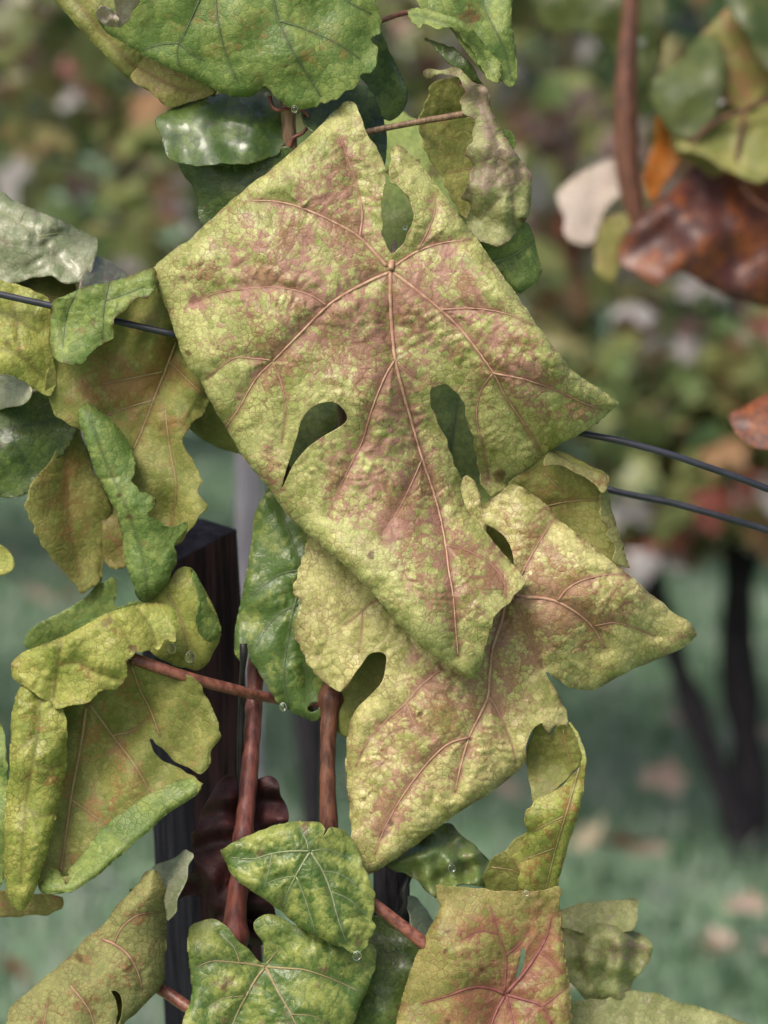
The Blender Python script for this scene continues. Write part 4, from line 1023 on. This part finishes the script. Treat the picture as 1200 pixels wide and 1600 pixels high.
leaf('rolled_margin', "940,764 950,768r 955,792r 968,835r 984,887c 966,882s 957,872 960,850s 948,838s 950,820s 938,808s 937,790", 'underside', o25, 'pale crinkled right rim folded forward', z=-100, ctrl=[(945, 770, 0), (975, 880, 0), (955, 830, 6)], roll=8, ybase=0.95, rbase=0.12, step=3, serr=(3, 16), edgebrown=0.6)

# ---- leaves at the top
leaf('leaf', "300,-70 610,-70 590,-20 585,0s 593,26s 595,50s 582,60s 591,80s 587,98s 582,110s 563,120s 560,131s 526,152s 490,166r 465,171r 440,162 426,146 411,132c 400,146r 380,152r 350,147r 300,122r 240,95r 185,62r 158,42 152,20 165,14 200,0 230,-60", 'mid_green', vine, 'large mid green leaf hanging from the top edge, toothed right margin', z=-18,
     ctrl=[(160, 30, -40), (300, 40, 6), (350, 140, -16), (440, 60, 10), (590, 50, -20), (470, 165, -8), (410, 130, -8), (400, -60, 0)], roll=16, vmat='vein_dark',
     veins=[(6, "425,-40 427,-5 435,30 455,75 480,116 501,151"), (4, "435,32 480,47 530,70 562,92"), (5, "337,-30 337,0 342,40 355,90 371,126"), (5, "320,-20 305,15 287,56 277,78 280,102"), (4, "281,67 250,70 224,78"), (3, "281,68 300,85 320,95"), (4, "500,-40 540,0 580,22")], rbase=0.0, ybase=0.34, gv=0.12, step=3,
     brown=[(447, 102, 4, .6), (404, 122, 8, .35), (450, 48, 3, .6)], red=[(405, 45, 40, 30, 0.25), (450, 100, 40, 30, 0.22)], serr=(5, 26), pucker=0.8, lines=0.35, cell=(15, 28))
leaf('leaf', "150,20 158,8 172,14 188,36 178,42 160,38", 'bleached', vine, 'dry whitish crumpled leaf tip at the top left', z=-14, ybase=0.3, rbase=0.5, step=3, ctrl=[(152, 20, 0), (185, 38, -8), (170, 20, 6)], wave=5, wavel=25)
leaf('leaf', "180,38 185,-60 245,-60 235,-20 215,8 198,35 188,44", 'bleached', vine, 'dry cream yellow leaf curl at the top edge', z=-8, ybase=0.1, rbase=0.2, step=3, ctrl=[(188, 40, -6), (210, -20, 8), (235, -20, -4)], roll=8)
leaf('leaf', "40,-60 85,0r 125,46r 170,92r 200,123r 240,146 264,168 300,156 336,146 328,128 290,90 200,30 160,-60", 'olive', vine, 'olive green leaf with a yellow tip behind the large top leaf', z=-125, ctrl=[(85, 0, -14), (180, 60, 8), (265, 165, -6), (325, 140, 0)], roll=12, ybase=0.25, rbase=0.0, step=3.2, vmat='vein_dark', veins=[(4, "100,-20 160,50 205,100 240,140")], build_veins=False, brown=[(268, 165, 7, .4)])
leaf('leaf', "205,122 215,100 232,90 300,118 336,144 300,157 264,168 238,146", 'tan', vine, 'yellow tan lower end of the leaf behind the large top leaf', z=-108, ctrl=[(210, 120, 0), (265, 166, -4), (270, 130, 5)], ybase=0.85, rbase=0.15, step=3.2, build_veins=False, veins=[(3, "215,105 260,130 300,145")])
leaf('leaf', "243,188 253,177r 290,161r 341,146r 400,128 450,140 456,190 440,234 416,250 341,258 285,256 262,243 250,216", 'puddle', vine, 'dark glossy wet green leaf under the large top leaf, mirroring the sky', z=-92, ctrl=[(250, 190, -12), (340, 150, -22), (350, 200, 10), (340, 240, 28), (300, 255, 26), (430, 220, 0)], roll=12, vmat='vein_green', veins=[(5, "450,150 400,160 350,172 320,200"), (4, "415,158 395,190 378,225"), (4, "380,165 375,200 370,225")], ybase=0.3, rbase=-0.1, step=3, build_veins=False, wave=6, wavel=110, pucker=0.35)
leaf('leaf', "280,250 330,250 400,240 450,230 480,260 440,330 360,390 318,352 304,300", 'dark_green', vine, 'matt dark green leaf under the glossy one, partly behind the central leaf', z=-110, ctrl=[(290, 255, 0), (310, 340, -6), (400, 280, 10)], ybase=0.2, rbase=-0.1, step=4)
leaf('leaf', "560,30 595,50 615,94r 635,135r 637,158r 626,178r 609,190 600,184 586,150 560,110", 'dark_green', vine, 'dark green leaf right of the toothed margin of the top leaf', z=-120, ctrl=[(600, 60, 0), (635, 150, -10), (605, 120, 8)], roll=12, ybase=0.5, rbase=-0.1, step=4)
leaf('leaf', "470,180 495,150 530,134 558,131 582,142 598,180 604,230 590,300 540,260 500,220", 'dark_green', vine, 'bluish dark leaf behind the upper tip of the central leaf', z=-140, ctrl=[(530, 134, -16), (600, 200, -8), (550, 180, 10)], ybase=0.35, rbase=-0.1, step=4)
leaf('leaf', "560,180 640,180 690,250 720,350 700,440 630,450 585,410 560,300", 'mid_green', vine, 'green leaf seen through the upper gap of the central leaf', z=-330, ctrl=[(570, 190, -130), (690, 200, -130), (640, 320, -20), (590, 420, 50), (700, 430, 50)], ybase=0.9, rbase=-0.1, step=4, brown=[(675, 268, 14, .6)])
leaf('leaf', "420,610 520,590 640,570 750,590 775,640 775,780 720,800 620,790 500,790 440,770", 'mid_green', vine, 'green wet leaf seen through the two lower gaps of the central leaf', z=-215, ctrl=[(430, 610, -110), (750, 590, -120), (505, 660, -40), (500, 720, 20), (710, 640, -60), (720, 750, 30), (600, 790, 60), (440, 770, 30)], ybase=0.75, rbase=-0.15, step=3.6, veins=[(4, "480,760 510,690 560,620"), (4, "690,780 705,700 715,630")], vmat='vein_dark', pucker=2)
leaf('leaf', "520,1010 560,1000 640,1000 680,1060 640,1130 580,1160 528,1142", 'olive', vine, 'shaded olive leaf seen through the lower gap of the second leaf', z=-150, ctrl=[(530, 1020, 0), (560, 1140, -6), (600, 1060, 8)], ybase=0.05, rbase=-0.1, step=4)
leaf('leaf', "770,800 810,810 830,860 820,910 780,900 760,850", 'olive', vine, 'olive leaf seen through the slit in the upper part of the second leaf', z=-140, ybase=0.05, rbase=-0.1, step=5)

o32, _ = leaf('leaf', "640,-50 800,-50r 799,17r 803,57r 808,100r 807,132c 796,135 783,127 760,118 735,90 715,60 690,30 655,10", 'mid_green', vine, 'green leaf hanging from the top right of centre, half folded', z=-85, ctrl=[(640, -40, 0), (803, 60, -12), (800, 130, 0), (740, 50, 8)], roll=10, ybase=0.45, rbase=0.05, step=3.2, veins=[(4, "740,-40 760,20 785,70 800,125")], vmat='vein_dark', brown=[(735, 24, 12, .6), (725, 35, 8, .6)], red=[(730, 25, 30, 20, 0.4)])
leaf('rolled_margin', "635,19c 642,14r 662,11r 692,22r 721,32r 745,53r 767,83r 783,99r 779,127s 770,129s 759,118s 738,78 722,60s 712,47s 703,42s 692,44s 678,45s 665,37s 655,43s 644,33s", 'mid_green', o32, 'toothed margin of the half folded leaf turned forward', z=-60, ctrl=[(635, 20, -10), (700, 30, 6), (783, 100, -8), (770, 125, 2)], roll=10, ybase=0.7, rbase=-0.1, step=2.8, serr=(4.5, 14), veins=[(3, "645,22 690,35 740,70 772,118")], vmat='vein_dark', build_veins=False, pucker=1.6)
leaf('curled_lobe', "664,60s 690,68s 715,80 742,108 757,140 745,132 722,118 700,98s 682,80s", 'dark_green', o32, 'shaded inner side of the half folded leaf', z=-96, ybase=0.5, rbase=-0.1, step=3.2, serr=(2.5, 14))
o33, _ = leaf('leaf', "675,133 692,124 720,122 740,160 760,220 780,300 790,384 770,386 750,382 728,346 700,300 690,275 669,244 656,206 655,184 664,166", 'olive', vine, 'pale olive leaf behind the pinkish crinkled flap right of the upper gap', z=-105, ctrl=[(680, 130, 0), (660, 200, 8), (720, 200, -16), (720, 300, -8), (780, 380, 0)], ybase=0.35, rbase=0.05, step=3.2, veins=[(3, "740,170 700,180 665,190"), (3, "750,260 700,270")], vmat='vein_olive')
leaf('rolled_margin', "662,113 669,108 692,108 718,106 727,116r 739,129 750,130r 764,145r 765,168r 779,195r 796,224r 816,253r 829,271r 831,303r 825,339r 807,362 793,379 764,383 738,366 727,340s 734,319s 722,309s 731,287s 738,270s 734,247s 727,241s 736,220s 741,198s 741,190s 724,178s 721,161s 725,144s 716,122 692,117 667,122", 'mauve', o33,
     'pinkish grey crinkled flap with a lower green part and ragged left edge', z=-66, ctrl=[(665, 115, 8), (735, 130, 0), (770, 200, 10), (740, 200, 0), (830, 300, -16), (770, 300, 14), (735, 310, -4), (780, 375, -8)], roll=12, ybase=0.65, rbase=0.62, red=[(780, 340, 60, 40, -0.9), (770, 230, 30, 60, 0.2)], step=2.8, serr=(4, 26), edgebrown=0.8,
     veins=[(5, "745,140 765,200 785,250 800,300 802,350"), (4, "775,225 760,250 745,275"), (3, "795,290 770,320 745,340"), (3, "785,250 805,265 820,290")], vmat='vein_green', pucker=1.4, wave=5, wavel=60, build_veins=False, brown=[(822, 345, 8, .8)])
leaf('leaf', "780,204 790,202 800,206 803,232 795,240", 'mid_green', vine, 'narrow green leaf edge right of the crinkled flap', z=-120, ybase=0.6, rbase=-0.1, step=4)
leaf('leaf', "740,370 790,378 818,346 831,362r 839,388r 846,425r 836,444r 807,457r 785,430 760,400", 'mid_green', vine, 'green leaf showing below the crinkled flap, right of the central leaf', z=-115, ctrl=[(820, 350, 0), (845, 425, -10), (800, 410, 8)], roll=14, ybase=0.5, rbase=-0.1, step=3.5, brown=[], veins=[(4, "770,410 800,400 830,380")], vmat='vein_green')

# ---- right, lower
leaf('leaf', "850,1440 875,1423r 902,1413r 947,1408r 993,1405r 998,1415 990,1452 940,1460 880,1450", 'mauve', vine, 'pale leaf tip behind the greyish crumpled leaf at lower right', z=-250, ctrl=[(900, 1415, -16), (995, 1410, -10), (950, 1445, 10)], roll=10, ybase=0.6, rbase=0.15, step=5)
leaf('leaf', "860,1430 885,1428r 910,1436r 947,1444r 997,1457r 1018,1475r 1017,1495r 1004,1515 991,1532 985,1563 968,1594 940,1600 915,1560 893,1537 870,1510", 'mauve', vine, 'greyish green crumpled leaf at lower right beside the tan leaf', z=-215, ctrl=[(890, 1430, -40), (1015, 1480, -20), (940, 1500, 14), (960, 1585, -10)], roll=14, ybase=0.5, rbase=0.12, red=[(990, 1480, 40, 30, 0.4)], step=4, pucker=1.5, wave=8, wavel=70, veins=[(4, "870,1450 920,1480 960,1500"), (3, "900,1470 910,1510 920,1540")], vmat='vein_olive', build_veins=False)
leaf('leaf', "880,1575 940,1560 990,1549 1024,1552r 1060,1565r 1105,1577r 1163,1597r 1230,1630r 1220,1690 870,1690", 'mauve', vine, 'blurred pale green leaf along the bottom edge at lower right', z=-190, ctrl=[(1000, 1552, -30), (1160, 1600, -30), (1000, 1640, 16)], roll=10, ybase=0.6, rbase=0.1, step=5, pucker=2)

# ---- withered leaf on the post side
leaf('withered_leaf', "318,1262 335,1232 352,1212 372,1216 385,1222 412,1214 432,1218 440,1245 452,1272 443,1292 425,1290 414,1308 398,1330 404,1370 420,1400 432,1448 402,1482 376,1462 352,1446 330,1440 324,1410 298,1398 274,1406 288,1382 303,1352 298,1320 306,1290", 'withered', vine, 'shrivelled dark purple brown leaf hanging behind the left reddish cane', z=-165,
     ctrl=[(330, 1240, 0), (350, 1350, 12), (440, 1260, -10), (280, 1400, -4), (420, 1450, 0)], wave=10, wavel=60, pucker=1.2, ybase=0.5, rbase=0.4, step=3.2, build_veins=False, veins=[(3, "375,1225 365,1300 350,1370 345,1430")], cell=(18, 18))

# ------------------------------------------------------------------ wires and tie
stem('wire', "-260,400 -100,437 0,460 85,479 178,501 270,522 500,573 700,622 905,676 960,687 1000,697 1050,711 1100,728 1160,749 1210,768 1400,838", [-70, -70, -72, -72, -74, -76, -345, -350, -125, -112, -110, -112, -114, -116, -118, -125], 11, M['wire'], None, step=10)
tag(bpy.data.objects['wire'], 'upper dark trellis wire, running behind the central leaf and sagging to the right', 'wire')
o = stem('wire', "-300,480 0,552 300,625 600,690 850,742 950,765 1000,776 1050,786 1130,808 1210,832 1400,892", [-520, -480, -440, -400, -330, -300, -300, -300, -300, -310, -330], 11, M['wire'], None, step=12)
tag(o, 'lower blurred trellis wire right of the second leaf', 'wire')
o = stem('wire_tie', "380,1006 381,1022 379,1046 377,1100 375,1190 376,1290 372,1400", [-105, -104, -118, -160, -165, -170, -175], [12, 13, 9, 10, 10, 9, 9], M['black'], None)
tag(o, 'thin black tie hanging upright beside the left reddish cane', 'tie')

# ------------------------------------------------------------------ rusty shoot at the right, out of focus
shoot = empty('grapevine', tuple(P(1120, 300, -1500) * np.array([1, 1, 0])), 'blurred rusty red and orange vine shoot at the upper right', 'grapevine')
ZR = -2500
stem('cane', "990,-120 986,0 980,100 978,180 976,300 990,420 1030,700 1040,1100 1030,1600 1020,3600", [ZR, ZR, ZR, ZR, ZR - 20, ZR - 200, ZR - 900, ZR - 1500, ZR - 1800, ZR - 1800], [44, 44, 46, 44, 40, 26, 22, 20, 20, 20], M['cane_tan'], shoot, step=14) if False else stem('cane', "990,-120 986,0 980,100 978,180 984,290 1015,400", [ZR - 70] * 6, [22, 26, 34, 40, 36, 24], M['cane_brown'], shoot, step=14)
KW = dict(step=6, under='rust', serr=(8, 40), wave=9, wavel=130, pucker=1.2, cell=(26, 50))
leaf('leaf', "969,382 997,342r 1042,304r 1083,263r 1105,246 1150,250 1220,250 1300,300 1290,480 1200,480r 1152,470r 1099,444r 1061,424 1026,450c 997,428 972,415", 'rust', shoot, 'dark rusty red leaf with an orange patch and a lilac sheen on its upper edge', z=ZR, ctrl=[(970, 385, -30), (1083, 263, -60), (1100, 380, 30), (1200, 470, -20), (1250, 300, -40)], roll=30, ybase=0.45, rbase=0.95, red=[(1190, 330, 50, 60, -1.0), (1005, 425, 50, 30, -1.1), (1130, 390, 45, 30, -0.6)], veins=[(8, "1110,260 1130,330 1140,400 1150,460"), (7, "1110,260 1060,340 1000,390")], vmat='cane_brown', **KW)
leaf('leaf', "1030,180 1075,215 1070,240 1042,285 1016,318 1005,280 1020,230", 'orange', shoot, 'small orange leaf between the cane and the dark rusty leaf', z=ZR - 60, ybase=0.5, rbase=0.4, **KW)
leaf('leaf', "1016,133 1057,96 1105,48r 1132,80 1122,165 1078,216 1035,190", 'olive_dark', shoot, 'dark olive leaf hanging beside the cane above the rusty leaf', z=ZR + 60, ctrl=[(1030, 140, -40), (1110, 50, -70), (1080, 150, 30), (1078, 210, 10)], ybase=0.6, rbase=0.1, **KW)
leaf('leaf', "1090,70 1140,10 1200,-30 1240,60 1195,150 1150,170 1110,130", 'tan', shoot, 'brownish leaf in the shade at the upper right', z=ZR + 20, ctrl=[(1140, 20, -50), (1150, 160, 20)], ybase=0.0, rbase=0.5, **KW)
leaf('leaf', "1055,225 1115,170 1200,150r 1240,250 1187,284 1150,272 1100,245", 'olive', shoot, 'olive leaf drooping right above the rusty leaf', z=ZR + 80, ctrl=[(1060, 220, -20), (1200, 160, -50), (1150, 260, 30)], ybase=0.3, rbase=0.2, **KW)
leaf('leaf', "870,302 899,275r 957,248r 970,275 970,302 946,325 925,380 890,374 877,330", 'bleached', shoot, 'bleached pinkish white leaf left of the cane', z=ZR - 150, ctrl=[(900, 275, -40), (910, 370, 30)], roll=20, ybase=0.8, rbase=0.2, **KW)  # glare on this leaf is put into its pale colour
leaf('leaf', "830,-60 1010,-60 1040,60 1000,150 940,60 850,40", 'olive_dark', shoot, 'dark green leaf at the top edge behind the cane', z=ZR - 250, ybase=0.5, rbase=0.1, ctrl=[(850, 0, 0), (1000, 140, 20), (950, 0, 20)], **KW)
leaf('leaf', "1060,150 1110,180 1150,230 1150,300 1090,260 1050,230", 'tan', shoot, 'brownish green leaf behind the thin stalks at the right', z=ZR - 40, ybase=0.2, rbase=0.3, **KW)
leaf('leaf', "1120,-40 1290,-60 1290,140 1200,110 1170,60", 'olive_dark', shoot, 'green leaf in the upper right corner', z=ZR + 110, ybase=0.3, rbase=0.0, ctrl=[(1200, -20, -30), (1220, 110, 20)], **KW)
leaf('leaf', "940,350 985,330 1010,330 975,370 960,440 930,420", 'tan', shoot, 'yellowish leaf hanging under the cane', z=ZR - 60, ybase=0.4, rbase=0.2, **KW)
leaf('leaf', "1138,652 1165,634r 1200,614r 1270,590 1270,730 1200,704 1166,692", 'rust', shoot, 'orange red leaf tip at the right border at mid height', z=-1000, ctrl=[(1140, 650, -10), (1200, 615, -40), (1200, 680, 20)], roll=20, ybase=0.6, rbase=0.55, **KW)
stem('petiole', "1215,150 1190,160 1160,172 1120,190 1075,225", [ZR + 90] * 5, [7, 7, 7, 7, 6], M['cane_brown'], shoot, step=12)
stem('petiole', "1165,170 1156,215 1153,260 1170,305 1215,335", [ZR + 90] * 5, [7, 7, 7, 7, 7], M['cane_brown'], shoot, step=12)

# ------------------------------------------------------------------ water drops
dm, dn = nodes_of('water')
do = N(dn, 'ShaderNodeOutputMaterial')
dg = N(dn, 'ShaderNodeBsdfPrincipled', Roughness=0.0, IOR=1.33)
dg.inputs['Transmission Weight'].default_value = 1.0
dg.inputs['Base Color'].default_value = (1, 1, 1, 1)
dn.links.new(dg.outputs[0], do.inputs[0])


def drop(x, y, z, r, label, hang=1.25):
    c = P(x, y, z)
    v, f = [], []
    n, m_ = 12, 16
    for i in range(n + 1):
        a = math.pi * i / n
        rr = math.sin(a) * (1 - 0.22 * math.cos(a))
        for k in range(m_):
            b = 2 * math.pi * k / m_
            v.append(c + r * S * np.array([rr * math.cos(b), rr * math.sin(b), hang * math.cos(a)]))
    for i in range(n):
        for k in range(m_):
            a, b = i * m_ + k, i * m_ + (k + 1) % m_
            f.append((a, a + m_, b + m_, b))
    o = link('water_drop', v, f, [dm])
    tag(o, label, 'water drop', 'water drops on the leaves')


drop(460, 170, 4, 5, 'drop hanging from the tip of the top green leaf')
drop(442, 1104, -85, 6, 'drop under the green leaf beside the left cane')
drop(558, 1493, -22, 7, 'drop hanging from the lower tip of the small green leaf')
drop(706, 1356, -78, 6, 'drop on the olive wet leaf under the second leaf')
drop(1003, 64, ZR + 70, 9, 'blurred drop on the cane at the upper right')
drop(822, 1396, -50, 5, 'drop on the straight top edge of the tan leaf')
drop(633, 355, -120, 4, 'tiny drop in the upper gap of the central leaf')
drop(268, 1013, -95, 7, 'left one of two white drops on the small yellow leaf')
drop(297, 1026, -95, 8, 'right one of two white drops on the small yellow leaf')
drop(287, 1368, -70, 5, 'drop on the greyish leaf tip above the lower left tube')
